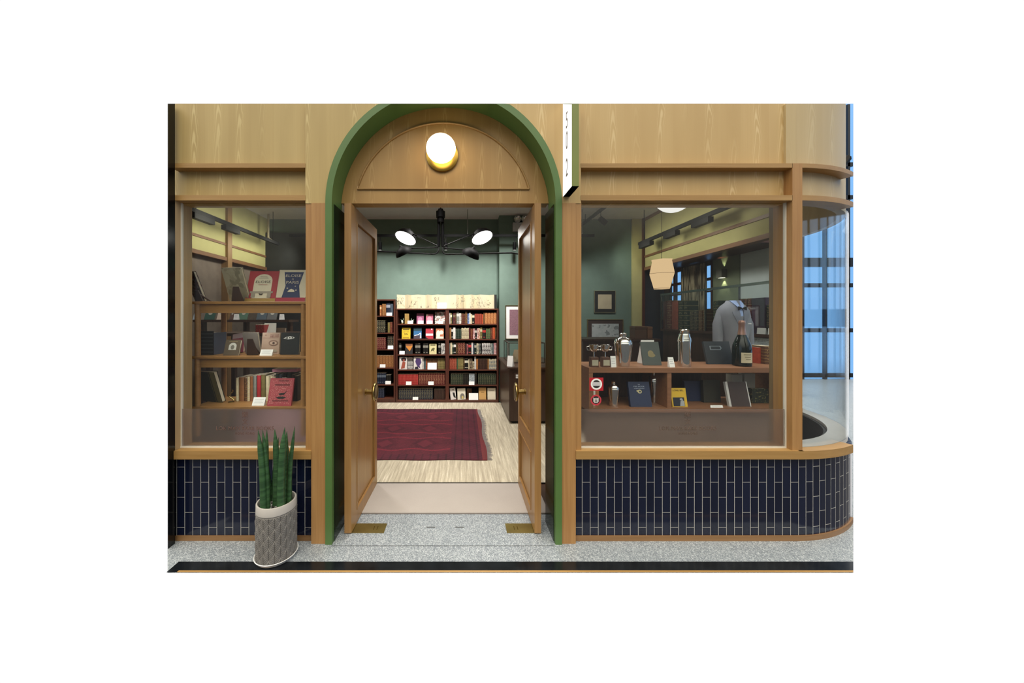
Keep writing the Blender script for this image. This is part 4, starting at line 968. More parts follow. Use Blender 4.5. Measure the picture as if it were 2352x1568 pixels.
# ------------------------------------------------------------------ chandelier with six jointed arms
CXX, CYY = X(1012, 4.0), 4.0
def at(u, v, Y): return Vector((X(u, Y), Y, Z(v, Y)))
ch = thing('ceiling_lamp', 'black many armed ceiling lamp with small tilted shades, two of them lit', 'lamp', (CXX, CYY, CH))
MB().tube([(CXX, CYY, CH), (CXX, CYY, Z(486, 4))], .009, 10).build('rod', BLACK, ch)
zc = Z(494, 4.0)
MB().lathe([(0, .075), (.03, .075), (.034, .05), (.055, .045), (.055, -.03), (.044, -.035), (.044, -.09), (0, -.09)], (CXX, CYY, zc), 24).build('hub', BLACK, ch, smooth=30)
MB().tube([(CXX-.022, CYY, Z(505, 4)), (CXX-.022, CYY, Z(566, 4))], .019, 12).tube([(CXX+.026, CYY, Z(505, 4)), (CXX+.026, CYY, Z(566, 4))], .019, 12).build('stem', BLACK, ch, smooth=40)
def curve_pts(a, b, c, n=6):      # rounded elbow a-b-c
    out = [a]; r = .07
    d1 = (a-b).normalized(); d2 = (c-b).normalized(); p = b+d1*r; q = b+d2*r
    for i in range(n+1):
        t = i/n; out.append(p*(1-t)**2+b*2*t*(1-t)+q*t*t)
    out.append(c); return out
SHD = [(at(931, 548, 4.5), (-.30, -.36, -.88), .155, True, (1, 1, 1)), (at(1108, 547, 4.5), (.30, -.36, -.88), .155, True, (1, 1, 1)),
       (at(929, 583, 3.62), (.42, .34, -.84), .100, False, (1, 1, .95)), (at(1080, 587, 3.62), (-.42, .34, -.84), .104, False, (1, 1, .95))]
for (dx, v), (c_, d_, r_, lit_, s_) in zip(((-.022, 566), (.026, 566), (-.022, 568), (.026, 569)), SHD):
    dn = Vector(d_).normalized(); hv = Vector((CXX, CYY, c_.z))-c_; hv = (hv-dn*hv.dot(dn)).normalized(); tip = c_+hv*r_*.93-dn*r_*.28*s_[2]
    MB().tube([Vector((CXX+dx, CYY, Z(v, 4))), tip], .0075, 8).build('arm', BLACK, ch, smooth=60)
for dx, pts in ((-.02, [(1006, 584, 3.95), (800, 573, 3.9)]), (.024, [(1016, 584, 3.95), (1176, 580.5, 3.9), (1225, 589, 3.85)])):
    a = Vector((CXX+dx, CYY, Z(566, 4))); b = at(*pts[0]); c = at(*pts[1])
    pl = curve_pts(a, b, c)+[at(*q) for q in pts[2:]]
    MB().tube(pl, .0085, 8).build('arm', BLACK, ch, smooth=60)
def shade(c, direction, r, lit, roll=0, sc=(1, 1, 1)):
    q = Vector(direction).to_track_quat('Z', 'Y').to_matrix().to_4x4()
    M = Matrix.Translation(c) @ q @ Matrix.Rotation(roll, 4, 'Z') @ Matrix.Diagonal((sc[0], sc[1], sc[2], 1))
    pr = [(r, 0), (r*.96, -r*.22), (r*.8, -r*.5), (r*.52, -r*.75), (r*.22, -r*.88), (r*.12, -r*1.05), (r*.06, -r*1.12), (0, -r*1.12)]
    inn = [(r*.97, 0), (r*.9, -r*.22), (r*.74, -r*.48), (r*.48, -r*.70), (0, -r*.8)]
    s = MB().lathe(pr, (0, 0, 0), 28).xf(M).build('shade', BLACK, ch, smooth=60)
    MB().lathe(inn, (0, 0, 0), 28).lathe([(r, 0), (r*.97, 0)], (0, 0, 0), 28).xf(M).build('shade_lining', plain('white_lining', '#e8e6e0', .5), s, world=True) if False else None
    if lit:
        MB().lathe([(0, 0), (r*.94, 0)], (0, 0, -r*.04), 28).xf(M).build('diffuser', emit('lamp_light', (1, .96, .88), 14.0), ch)
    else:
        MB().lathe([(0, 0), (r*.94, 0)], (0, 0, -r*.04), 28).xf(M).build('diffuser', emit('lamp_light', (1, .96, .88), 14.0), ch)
for c_, d_, r_, lit_, s_ in SHD: shade(c_, d_, r_, lit_, 0, s_)

# rear track with three hanging spots
tr_ = thing('lighting_track', 'black lighting track running across in front of the green back wall', 'lighting track', (0, 5.45, Z(540, 5.45)))
zt1 = Z(541, 5.45)
box('rail', BLACK, -2.9, 2.2, 5.43, 5.47, zt1-.02, zt1+.02, tr_)
for x in (-2.4, .08, 2.0): box('suspension_rod', plain('pale_rod', '#8d8f8c', .5), x-.005, x+.005, 5.445, 5.455, zt1+.02, CH, tr_)
def spot_head(label, x, y, z, parent=None, drop=.09):
    t = thing('track_spotlight', label, 'spotlight', (x, y, z), group='spotlights on the tracks')
    box('bracket', BLACK, x-.006, x+.006, y-.006, y+.006, z-drop, z, t)
    MB().lathe([(0, -.13), (.026, -.13), (.030, -.125), (.030, 0), (0, .0)], (x, y, z-drop), 16, M=Matrix.Rotation(.12, 4, 'X')).build('lamp_body', BLACK, t, smooth=40)
    MB().lathe([(0, 0), (.024, 0)], (x, y, z-drop-.131), 16, M=Matrix.Rotation(.12, 4, 'X')).build('lens', emit('spot_lens', (1, .95, .85), 2.0), t)
for u, lb in ((873, 'black track spotlight at the edge of the left door leaf'), (1024, 'black track spotlight behind the ceiling lamp stem'), (1182, 'black track spotlight at the edge of the right door leaf')):
    spot_head(lb, X(u, 5.45), 5.45, zt1-.02)

# emergency light on the pier
em = thing('emergency_light', 'white twin headed emergency light high on the green pier', 'emergency light', (X(1187, 5.72), 5.77, Z(531, 5.72)))
box('housing', plain('grey_white_housing', '#b9babd', .4), X(1178, 5.7), X(1200, 5.7), 5.69, 5.769, Z(530, 5.7), Z(511, 5.7), em, .004)
for u in (1188, 1205):
    MB().lathe([(0, -.02), (.04, -.02), (.056, .01), (.062, .035), (.058, .036), (.045, .015), (.02, .01), (0, .012)], at(u, 503, 5.71), 20, M=Matrix.Rotation(PI/2+.15, 4, 'X')).build('lamp_head', plain('clear_reflector', '#c6c8c6', .12, .8), em, smooth=50)
MB().box(X(1187, 5.72)-.006, X(1187, 5.72)+.1, 5.72, 5.74, Z(512, 5.7), Z(505, 5.7)).build('lamp_arm', BLACK, em)

# framed print on the pier, cabinet with glass case in front of it
def frame(name, label, x0, x1, z0, z1, y, fm, fw, matm, mw, art, marks=()):
    t = thing(name, label, 'picture', ((x0+x1)/2, y+.02, z0))
    MB().box(x0, x0+fw, y, y+.02, z0, z1).box(x1-fw, x1, y, y+.02, z0, z1).box(x0+fw, x1-fw, y, y+.02, z0, z0+fw).box(x0+fw, x1-fw, y, y+.02, z1-fw, z1).build('frame', fm, t)
    box('mount', matm, x0+fw, x1-fw, y+.010, y+.014, z0+fw, z1-fw, t)
    box('print', art, x0+fw+mw, x1-fw-mw, y+.008, y+.0098, z0+fw+mw, z1-fw-mw, t)
    return t
g = G('mauve_print'); x, y, z = g.sep(g.pos())
ln = g.m_('LESS_THAN', g.m_('FRACT', g.m_('MULTIPLY', z, 55)), .4)
mp = g.end(g.bsdf(g.mix(g.m_('MULTIPLY', g.m_('MULTIPLY', ln, g.m_('GREATER_THAN', g.noise(g.pos(), 70, 2), .5)), .5), lin('#8f6a74'), lin('#4c3640')), .6))
frame('framed_print', 'gold framed mauve document with wide white mount, on the green pier', X(1161, 5.74), X(1161, 5.74)+.42, Z(779, 5.74), Z(701, 5.74), 5.745, BRASS, .012, WHITE, .062, mp)
cx0 = .625
cab = thing('display_counter', 'dark wooden counter with a glass case on top, beside the cream carpet', 'counter', (1.0, 5.1, 0))
ctop = .812
box('cabinet_body', DARKWOOD, cx0+.025, 1.38, 4.56, 5.72, .055, ctop-.03, cab); box('counter_top', DARKWOOD, cx0, 1.40, 4.53, 5.74, ctop-.03, ctop, cab, .004)
box('plinth', INK, cx0+.07, 1.36, 4.60, 5.70, .014, .055, cab)
box('drawer_front', DARKWOOD, cx0+.09, 1.33, 4.55, 4.562, .50, .74, cab); box('open_slot', INK, cx0+.10, 1.32, 4.552, 4.558, .60, .70, cab) if False else None
gc = thing('glass_case', 'small glass display case standing on the dark counter', 'display case', (1.0, 5.25, ctop))
gx0, gx1, gy0, gy1, gz = .70, 1.25, 4.95, 5.55, Z(784, 5.2)
fm = MB()
for px in (gx0, gx1-.012):
    for py in (gy0, gy1-.012): fm.box(px, px+.012, py, py+.012, ctop+.0005, gz)
for z in (ctop+.0005, gz-.012):
    fm.box(gx0+.012, gx1-.012, gy0, gy0+.012, z, z+.012).box(gx0+.012, gx1-.012, gy1-.012, gy1, z, z+.012).box(gx0, gx0+.012, gy0+.012, gy1-.012, z, z+.012).box(gx1-.012, gx1, gy0+.012, gy1-.012, z, z+.012)
fm.build('case_frame', plain('bronze_frame', '#3a332c', .4), gc)
box('glass', PANE, gx0+.004, gx1-.004, gy0+.004, gy0+.007, ctop+.012, gz-.012, gc); box('glass', PANE, gx0+.004, gx0+.007, gy0+.01, gy1-.01, ctop+.012, gz-.012, gc)
box('floor_board', DARKWOOD, gx0+.014, gx1-.014, gy0+.014, gy1-.014, ctop+.0005, ctop+.012, gc)
ea = thing('book_easel', 'small wooden easel standing inside the glass case', 'easel', (.88, 5.15, ctop+.012))
MB().tube([(-.06, 0, .0), (.0, .04, .17)], .008, 6).tube([(.07, 0, .0), (.0, .04, .17)], .008, 6).tube([(0, .12, 0), (0, .04, .16)], .007, 6).build('easel_frame', WV, ea, world=False)
facing_book('brown open backed book leaning inside the glass case', .15, .19, .02, (.80, 5.05, ctop+.0125), flat('brown_cover', '#7a6a52'), 22, -55, group=None)
ad = thing('white_leaflet', 'white leaflet standing at the near corner of the dark counter', 'leaflet', (.665, 4.62, ctop+.0005), (math.radians(-8), 0, math.radians(-40)))
MB().prism([(0, 0), (.06, 0), (.002, .15), (0, .15)], 'x', -.045, .045).build('leaflet', WHITE, ad, world=False)
for i, nm in enumerate(('lowest', 'topmost')):
    pp = thing('paper_stack', 'white papers in the slot of the dark counter, %s of two' % nm, 'papers', (.80, 4.53, .66+.028*i), group='papers at the counter')
    MB().box(-.06, .25, -.002, .02, 0, .02).build('sheets', WHITE, pp, world=False)
# ------------------------------------------------------------------ left window display
def post(name, x, y, z0, z1, r, mat, parent): return MB().lathe([(0, z0), (r, z0), (r, z1), (0, z1)], (x, y, 0), 20).build(name, mat, parent, smooth=40)
ds = thing('display_shelf', 'three tiered oak display stand with round posts in the left window', 'shelf', (-1.60, 2.58, SILLT))
yf_, yb_ = 2.42, 2.74; xl_, xr_ = -1.99, -1.195
ZT = [Z(692, yf_), Z(818, yf_), Z(934, yf_)]
for z in ZT: box('shelf_board', WSHELF, xl_-.03, xr_+.03, yf_, yb_, z-.020, z, ds, .003)
for z in ZT[:2]: box('apron', WSHELF, xl_+.02, xr_-.02, yf_+.018, yf_+.034, z-.086, z-.022, ds)
for x in (xl_, xr_):
    for y in (yf_+.022, yb_-.03):
        for a, b in ((SILLT+.001, ZT[2]-.02), (ZT[2], ZT[1]-.02), (ZT[1], ZT[0]-.02)): post('post', x, y, a, b, .0195, WSHELF, ds)
pl_ = thing('display_plinth', 'mauve covered plinth behind the frosted glass of the left window', 'plinth', (-1.55, 2.86, 0))
box('plinth_body', plain('mauve_cloth', '#9c7c80', .9), -1.95, -1.05, 2.78, 2.94, .004, .79, pl_)
def fbk(label, u0, u1, vt, Y, z, cover, tilt=15, yaw=0, art=(), t=.02, group='books in the left window', lean=0, h=None, w=None):
    xa, xb = X(u0, Y), X(u1, Y)
    return facing_book(label, w or xb-xa, h or (Z(vt, Y)-z)/math.cos(math.radians(tilt)), t, ((xa+xb)/2, Y, z+.001+t*math.sin(math.radians(abs(tilt)))*0), cover, tilt, yaw, art, group, lean=lean)
def easel(label, u, Y, z, h, mat, yaw=0):
    t = thing('book_easel', label, 'easel', (X(u, Y), Y, z+.0005), (0, 0, math.radians(yaw)), 'little book easels')
    MB().prism([(-.045, 0), (-.020, h), (.020, h), (.045, 0)], 'y', 0, .006).xf(Matrix.Rotation(.25, 4, 'X')).build('front_leg', mat, t, world=False)
    MB().tube([(0, .09, 0), (0, -.01, h*.75)], .006, 8).build('back_leg', mat, t, world=False)
    return t
EAS = plain('dark_brown_easel', '#3d2a22', .5)
z = ZT[0]
fbk('grey blotched book turned away at the left end of the top tier', 438, 482, 628, 2.52, z, blotch('grey_photo_cover', '#6f675f', '#3b322e', '#4a1c1a', 14), -20, -22, w=.12)
easel('brown easel at the left end of the top tier', 458, 2.46, z, .085, EAS, -22)
fbk('pale khaki book seen from behind on the top tier', 526, 576, 619, 2.56, z, blotch('khaki_cover', '#98917a', '#a8a188', '#847e68', 9), -18, -8)
easel('brown easel in front of the pale khaki book', 546, 2.475, z, .115, EAS, 6)
crm = flat('arch_cream', '#d9d0b8'); cred = flat('curtain_red', '#a5303a'); gryp = flat('stone_print', '#9c9384'); inkp = flat('cover_ink', '#3a342e')
E1 = (('arch_panel', 'poly', [(.2, .12), (.8, .12)]+ell(.5, .68, .30, .22, 14, 0, 180), crm), ('title', 'text', 'ELOISE', .5, .64, .11, inkp, .50), ('subtitle', 'rect', .34, .66, .76, .775, gryp), ('subtitle', 'rect', .38, .62, .80, .815, gryp), ('flourish', 'rect', .36, .66, .545, .553, cred),
      ('stone_ledge', 'rect', .12, .88, .28, .34, gryp), ('stone_block', 'rect', .17, .30, .14, .28, gryp), ('stone_block', 'rect', .70, .83, .14, .28, gryp), ('dark_bow', 'poly', [(.42, .28), (.5, .25), (.56, .27), (.53, .22), (.45, .22)], inkp), ('gold_ground', 'rect', 0, 1, 0, .11, flat('gold_ground', '#a5833e')))
fbk('red picture book with a cream arch, titled ELOISE', 562, 632, 620, 2.53, z, cred, 15, 0, E1, .02)
nv = flat('night_blue', '#1d2c58'); E2 = (('night_field', 'poly', [(.2, .12), (.82, .12), (.74, .5), (.84, .93), (.18, .93), (.28, .5)], nv), ('title', 'text', 'ELOISE', .5, .81, .12, flat('title_cream', '#c9c0b0'), .52), ('title', 'text', 'IN', .5, .705, .055, flat('title_cream', '#c9c0b0')), ('title', 'text', 'PARIS', .5, .60, .12, flat('title_cream', '#c9c0b0'), .42),
      ('red_base', 'rect', 0, 1, 0, .13, flat('red_base', '#a3203c')), ('star', 'poly', ell(.36, .42, .025, .018, 8), crm), ('star', 'poly', ell(.66, .36, .025, .018, 8), crm), ('star', 'poly', ell(.62, .48, .02, .015, 8), crm), ('pale_cap', 'poly', [(.38, .30), (.62, .30), (.6, .36), (.5, .4), (.42, .36)], crm))
fbk('blue and cream picture book titled ELOISE IN PARIS', 631, 700, 617, 2.53, z, flat('drape_cream', '#d3cab2'), 15, 0, E2, .02)
z = ZT[1]
fbk('thick dark folio showing its ribbed spine on the middle tier', 506, 506.1, 763, 2.57, z, flat('folio_blue', '#454d5c'), 0, 88, (), .115, w=.13)
fol = [o for o in bpy.data.objects if o.get('label', '').startswith('thick dark folio')][0]
fsp = MB().box(-.0675, -.065, -.001, .116, 0, .183).build('spine', flat('folio_spine', '#17191c'), fol, world=False)
for q in range(6): MB().box(-.0705, -.0675, .004, .111, .018+.028*q, .026+.028*q).build('raised_band', flat('folio_band', '#34373a'), fsp, world=False)
fb2 = fbk('pink book leaning at the back of the middle tier', 527, 562, 766, 2.66, z, flat('rose_cover', '#9a4a5c'), 12, -15, (('pale_top', 'rect', 0, 1, .75, 1, flat('lilac_top', '#b7a2a8')),), lean=-8)
fbk('brown book with a white arched picture on the middle tier', 512, 547, 781, 2.47, z, flat('brown_boards', '#5e5040'), 16, 0, (('arched_picture', 'poly', [(.28, .35), (.78, .35)]+ell(.53, .6, .25, .2, 12, 0, 180), flat('picture_white', '#cfcdc4')), ('sketch', 'poly', ell(.53, .52, .12, .14), flat('sketch_grey', '#7a766c')), ('title_line', 'rect', .25, .8, .86, .9, flat('faded_gold', '#8a7a58'))), .018)
fbk('grey book turned backwards on the middle tier', 563, 599, 764, 2.58, z, flat('grey_boards', '#77706a'), -12, -4)
easel('dark easel in front of the grey book on the middle tier', 580, 2.49, z, .13, EAS, 0)
FY = (('title', 'text', 'FOR YOUR', .70, .88, .075, flat('title_rust', '#8a3a30'), .48), ('title', 'text', 'EYES ONLY', .70, .80, .075, flat('title_rust', '#8a3a30'), .50), ('title_band', 'rect', 0, 1, .745, .75, flat('title_rust', '#8a3a30')), ('small_print', 'text', 'IAN', .2, .88, .05, flat('title_rust', '#8a3a30')), ('eye', 'poly', ell(.66, .52, .26, .13), flat('eye_brown', '#7d5f50')), ('eye', 'poly', ell(.66, .51, .2, .08), flat('eye_tan', '#b59c88')), ('pupil', 'poly', ell(.68, .51, .07, .055), flat('eye_dark', '#4a352c')), ('lower_band', 'rect', .1, .9, .1, .2, flat('grey_line', '#9a907e')))
fbk('tan book with an eye on the cover, titled FOR YOUR EYES ONLY', 599, 640, 764, 2.55, z, flat('tan_jacket', '#a98f7c'), 8, 0, FY, .02)
EY = (('eye_outline', 'poly', [(.14, .73), (.3, .80), (.5, .83), (.68, .8), (.74, .76), (.6, .71), (.4, .69)], WHITE), ('eye_inner', 'poly', [(.22, .74), (.34, .79), (.5, .81), (.64, .785), (.69, .76), (.58, .725), (.4, .71)], flat('black_boards', '#14181a')), ('iris', 'poly', ell(.48, .76, .11, .05), WHITE), ('pupil', 'poly', ell(.48, .76, .05, .025), flat('black_boards', '#14181a')))
fbk('black book with a white eye outline, at the end of the middle tier', 643, 686, 764, 2.52, z, flat('black_boards', '#14181a'), 6, 0, EY, .022)
def wcard(label, u0, u1, vt, Y, z, tilt=25): return card(label, X(u0, Y), X(u1, Y), (Z(vt, Y)-z)/math.cos(math.radians(tilt)), z, Y, tilt=tilt)
wcard('white card lying tilted before the tan eye book', 596, 624, 803, 2.46, z)
z = ZT[2]
fbk('big dark green album leaning towards the glass on the bottom tier', 466, 512, 851, 2.56, z, flat('green_black_album', '#20241a'), -16, -14, (('olive_edge', 'rect', .76, 1, 0, 1, flat('olive_edge', '#5c5532')), ('olive_line', 'rect', .70, .72, 0, 1, flat('olive_edge', '#5c5532'))), .03, w=.19)
convL = lambda Y: (lambda u: X(u, Y))
spL = [(541, 547, .185, 'cream', 'plain'), (548, 560, .19, 'lbrown', 'plain'), (561, 567, .185, 'brown', 'gilt'), (567, 573, .195, 'cream', 'gilt'), (573, 580, .198, 'lbrown', 'plain'), (581, 588, .20, 'grey', 'plain'), (589, 598, .205, 'red', 'plain'), (599, 609, .21, 'olive', 'plain'), (610, 619, .20, 'cream', 'plain'), (620, 632, .205, 'cream', 'jacket'), (633, 641, .22, 'dgreen', 'plain'), (641, 648, .215, 'slate', 'plain'), (648, 653, .225, 'black', 'label', '#c9c4b8'), (653, 658, .225, 'black', 'label', '#c9c4b8'), (659, 668, .23, 'dgreen', 'plain'), (669, 676, .21, 'dbrown', 'plain'), (677, 683, .20, 'black', 'plain')]
shelf_row('window stand', 'bottom', z, 2.58, spL, .13, convL(2.58), 'books in a row on the bottom tier of the window stand')
pk = rounded_book('book', .19, .13, .022, spine('pink_flat', '#c98a9c', 'plain')); pk.location = (X(655, 2.6), 2.58, z+.2318); tag(pk, 'pink book lying flat on top of the row on the bottom tier', 'book', 'books in the left window')
RP = (('speckle_print', 'rect', .06, .94, .06, .94, blotch('red_floral', '#a8404a', '#a8404a', '#d3968c', 120)), ('title_line', 'rect', .36, .8, .88, .91, flat('dark_red_print', '#5e1a22')), ('title_line', 'rect', .22, .86, .73, .77, flat('dark_red_print', '#5e1a22')), ('dark_emblem', 'poly', [(.32, .30), (.46, .33), (.6, .34), (.78, .30), (.62, .25), (.44, .25)], INK), ('dark_emblem', 'poly', [(.42, .42), (.5, .46), (.66, .46), (.78, .56), (.66, .40), (.5, .38)], INK), ('author_line', 'rect', .2, .86, .17, .2, flat('dark_red_print', '#5e1a22')))
fbk('red flower patterned book propped in front of the row of books', 613, 668, 871, 2.44, z-.0, flat('red_boards', '#a8404a'), 14, 0, RP, .014)
wcard('white card on the bottom tier before the upright books', 578, 606, 914, 2.45, z)
og = thing('bronze_ornament', 'small bronze curl ornament on the bottom tier beside the album', 'ornament', (X(531, 2.55), 2.55, z+.0005))
MB().lathe([(0, 0), (.02, 0), (.02, .006), (0, .008)], seg=16).build('foot', BRASSD, og, world=False)
MB().tube([(.0+.022*math.cos(a*.7)*(1-a*.05), .004*math.sin(a), .012+a*.009) for a in range(11)], [.007-.0004*a for a in range(11)], 8).build('curl', BRASS, og, smooth=60, world=False)

# table with books further back behind the left window
bt = thing('side_table', 'dark topped narrow table with books, against the taupe wall behind the left window', 'table', (-2.75, 4.0, 0))
zt4 = Z(734, 4.0)
box('table_top', DARKWOOD, -3.30, -2.13, 3.98, 4.22, zt4-.03, zt4, bt)
for x in (-3.26, -2.72, -2.17): box('leg', DARKWOOD, x-.02, x+.02, 4.06, 4.12, .003, zt4-.03, bt)
LB = [(442, 448, 722, 'pale blue', '#aebcc8'), (468, 491, 717, 'green', '#33544a'), (497, 514, 719, 'cream', '#cdb8a6'), (526, 535, 721, 'brown', '#5c453c'), (546, 567, 719, 'moss green', '#4c6a58'), (588, 611, 720, 'slate', '#48545c'), (612, 634, 718, 'grey', '#5c5c5a')]
for u0, u1, vt, nm, hx in LB: fbk('%s booklet propped on the narrow table behind the left window' % nm, u0, u1, vt, 4.06, zt4, flat('booklet_%s' % nm.replace(' ', '_'), hx), 20, 0, (('emblem', 'poly', ell(.5, .6, .2, .16), flat('booklet_emblem', '#a9a598')),), .012, 'booklets on the narrow table', h=.14)
card('white card by the moss green booklet', X(536, 4.02), X(547, 4.02), .07, zt4, 4.02); card('white card at the end of the narrow table', X(641, 4.02), X(651, 4.02), .07, zt4, 4.02)
ct = thing('low_table', 'dark wooden table with red books and pale folders behind the left display stand', 'table', (-2.05, 3.4, 0))
zl = Z(764, 3.4)
box('table_top', DARKWOOD, -2.66, -1.62, 3.3, 3.75, zl-.03, zl, ct)
for x in (-2.6, -1.68):
    for y in (3.34, 3.7): box('leg', DARKWOOD, x-.02, x+.02, y-.02, y+.02, .003, zl-.03, ct)
for i, (u0, u1) in enumerate(((586, 592), (592, 598), (598, 606))):
    b = rounded_book('book', X(u1, 3.36)-X(u0, 3.36)-.001, .12, .085, spine('spine_red_gilt_#c98a5a', COL['red'][0], 'gilt', '#c98a5a')); b.location = ((X(u0, 3.36)+X(u1, 3.36))/2, 3.36, zl+.0005)
    tag(b, 'small red gilt book, %s of three on the dark table behind the left stand' % ordn(i), 'book', 'small red books on the dark table')
fbk('pale open folder standing on the dark table behind the left stand', 608, 632, 742, 3.42, zl, flat('folder_white', '#cfccc0'), 25, 25, (), .012, None)
fbk('tall beige book standing among the things on the dark table', 616, 655, 753, 3.50, zl, flat('beige_boards', '#9a8672'), 8, 0, (), .02, None)

# side tracks
def side_track(label, x, y0, y1, z, heads, hl):
    t = thing('lighting_track', label, 'lighting track', (x, (y0+y1)/2, z)); box('rail', BLACK, x-.022, x+.022, y0, y1, z-.024, z+.024, t)
    for y in (y0+.1, y1-.15): box('hanger', BLACK, x-.004, x+.004, y-.004, y+.004, z+.024, CH, t)
    for i, (a, b) in enumerate(heads):
        h = thing('track_spotlight', hl[i], 'spotlight', (x, (a+b)/2, z-.024), group='spotlights on the tracks')
        box('lamp_body', BLACK, x-.035, x+.035, a, b, z-.095, z-.030, h); box('adapter', BLACK, x-.02, x+.02, a+.05, b-.05, z-.031, z-.024, h)
side_track('black lighting track in front of the yellow wall, seen through the right window', 3.05, 3.3, 5.62, 2.78, ((5.25, 5.58), (4.62, 4.90), (4.0, 4.3)), ['track spotlight nearest the yellow corner strip, right window', 'middle track spotlight above the right side wall', 'track spotlight nearest the glass, above the right side wall'])
side_track('black lighting track in front of the yellow wall, seen through the left window', -3.25, 3.86, 5.72, 2.80, ((3.9, 4.22), (4.42, 4.70)), ['wide track spotlight near the glass, left window', 'track spotlight beside the brown wall post, left window'])
tk = thing('lighting_track', 'black ceiling track near the top of the right window', 'lighting track', (2.15, 5.2, CH)); box('rail', BLACK, 2.13, 2.17, 4.3, 5.9, 3.16, 3.20, tk); box('hanger', BLACK, 2.145, 2.155, 4.6, 4.61, 3.2, CH, tk); box('hanger', BLACK, 2.145, 2.155, 5.7, 5.71, 3.2, CH, tk)
sh_ = thing('track_spotlight', 'small tilted spotlight on the ceiling track, right window', 'spotlight', (2.15, 5.07, 3.16), group='spotlights on the tracks')
box('bracket', BLACK, 2.146, 2.154, 5.066, 5.074, 3.05, 3.16, sh_); MB().box(-.03, .11, -.03, .03, -.03, .03).xf(Matrix.Translation((2.15, 5.07, 3.04)) @ Matrix.Rotation(.7, 4, 'Y')).build('lamp_body', BLACK, sh_)
cdt = MB().tube([at(617, 476, 5.7), at(616, 545, 5.7), at(622, 551, 5.7), at(632, 556, 5.7)], .018, 8).build('pipe', plain('cream_pipe', '#b5aa90', .5), smooth=60)
tag(cdt, 'cream cable pipe bending at the end of the left lighting track', 'pipe')

# ------------------------------------------------------------------ right window display
rs = thing('display_shelf', 'walnut display shelf with a divider in the wide right window', 'shelf', (1.68, 2.62, 0))
ry0, ry1 = 2.46, 2.82; rz1, rz0 = Z(845, ry0), Z(937, ry0); rx0, rx1 = .955, 2.57
box('shelf_board', WALNUT, rx0, rx1, ry0, ry1, rz1-.036, rz1, rs); box('base_board', WALNUT, rx0, rx1, ry0, ry1, rz0-.03, rz0, rs)
for u in (1538,): box('divider', WALNUT, X(u, ry0)-.016, X(u, ry0)+.016, ry0+.003, ry1, rz0, rz1-.036, rs)
box('end_panel', WALNUT, rx1-.05, rx1-.012, ry0+.003, ry1, rz0, rz1-.036, rs)
box('end_panel', WALNUT, rx0, rx0+.03, ry0+.003, ry1, rz0, rz1-.036, rs)
box('back_panel', DARKWOOD, rx0, 2.062, ry1-.012, ry1, rz0, rz1-.036, rs)
box('lower_front', plain('brown_grey_panel', '#6a594c', .7), rx0, rx1, ry0+.06, ry0+.08, .004, rz0-.03, rs)
def shaker(label, u, Y, z, r0, r1, h, cap, kind=0):
    t = thing('cocktail_shaker', label, 'shaker', (X(u, Y), Y, z+.0005), group='silver cocktail shakers')
    MB().lathe([(0, 0), (r0, 0), (r0*1.02, .004), (r1, h*.62), (r1, h*.66)], seg=32).lathe([(r1*1.03, h*.655), (r1*1.03, h*.69), (r1*1.0, h*.70)], seg=32).build('body', SILVER, t, smooth=40, world=False)
    MB().lathe([(r1, h*.70), (r1*.98, h*.74), (r1*.80, h*.82), (cap*1.05, h*.86), (cap, h*.87), (0, h*.87)], seg=32).build('shoulder', SILVER, t, smooth=50, world=False)
    MB().lathe([(cap*.9, h*.87), (cap*.95, h*.95), (cap*1.05, h*.96), (cap*.8, h*.99), (0, h)], seg=24).build('cap', SILVER, t, smooth=50, world=False)
    return t
z = rz1
shaker('tall tapered silver cocktail shaker beside the grey book on the upper shelf', 1431, 2.58, z, .048, .066, .262, .026)
shaker('straight silver shaker with a wide lid, on the upper shelf', 1572, 2.56, z, .045, .047, .292, .036)
GBOOK = flat('grey_green_cover', '#4a5250')
fbk('grey green book with a faint gold figure, on the upper right shelf', 1478, 1520, 786, 2.60, z, GBOOK, 14, 0, (('gold_figure', 'poly', ell(.48, .5, .16, .13), flat('dull_gold', '#8a7e5a')), ('gold_figure', 'poly', ell(.52, .42, .2, .08), flat('dull_gold', '#8a7e5a'))), .012, 'books in the right window')
wcard('white card above the grey green book', 1475, 1505, 781, 2.70, z, 5)
fbk('dark book in a clear holder on the upper right shelf', 1626, 1686, 785, 2.66, z, flat('slate_cover', '#2b3138'), 16, 0, (('oval_outline', 'poly', [(.2, .62), (.6, .62), (.66, .7), (.62, .8), (.2, .8)], flat('pale_line', '#7f8a90')), ('oval_inner', 'poly', [(.24, .65), (.58, .65), (.62, .7), (.58, .77), (.24, .77)], flat('slate_cover', '#2b3138'))), .02, 'books in the right window')
bo = thing('champagne_bottle', 'dark champagne bottle with pink foil neck and cream label', 'bottle', (X(1704, 2.58), 2.58, z+.0005))
DG = plain('dark_green_bottle_glass', '#0d1714', .06, 0, .02)
hb = Z(735, 2.58)-z
MB().lathe([(0, .006), (.05, 0), (.062, .004), (.063, .02), (.063, hb*.36), (.058, hb*.46), (.042, hb*.58), (.028, hb*.68), (.022, hb*.78), (.020, hb*.80)], seg=36).build('glass_body', DG, bo, smooth=50, world=False)
MB().lathe([(.0285, hb*.68), (.0228, hb*.78), (.021, hb*.90), (.0235, hb*.93), (.0235, hb*.955), (.020, hb*.985), (.0, hb)], seg=28).build('foil', plain('pink_foil', '#b08a7c', .3, .7, .1), bo, smooth=50, world=False)
MB().lathe([(.0636, hb*.08), (.0636, hb*.30)], seg=16, a0=-2.35, a1=-.95).build('label', plain('bottle_label', '#cbbfa0', .7), bo, smooth=50, world=False)
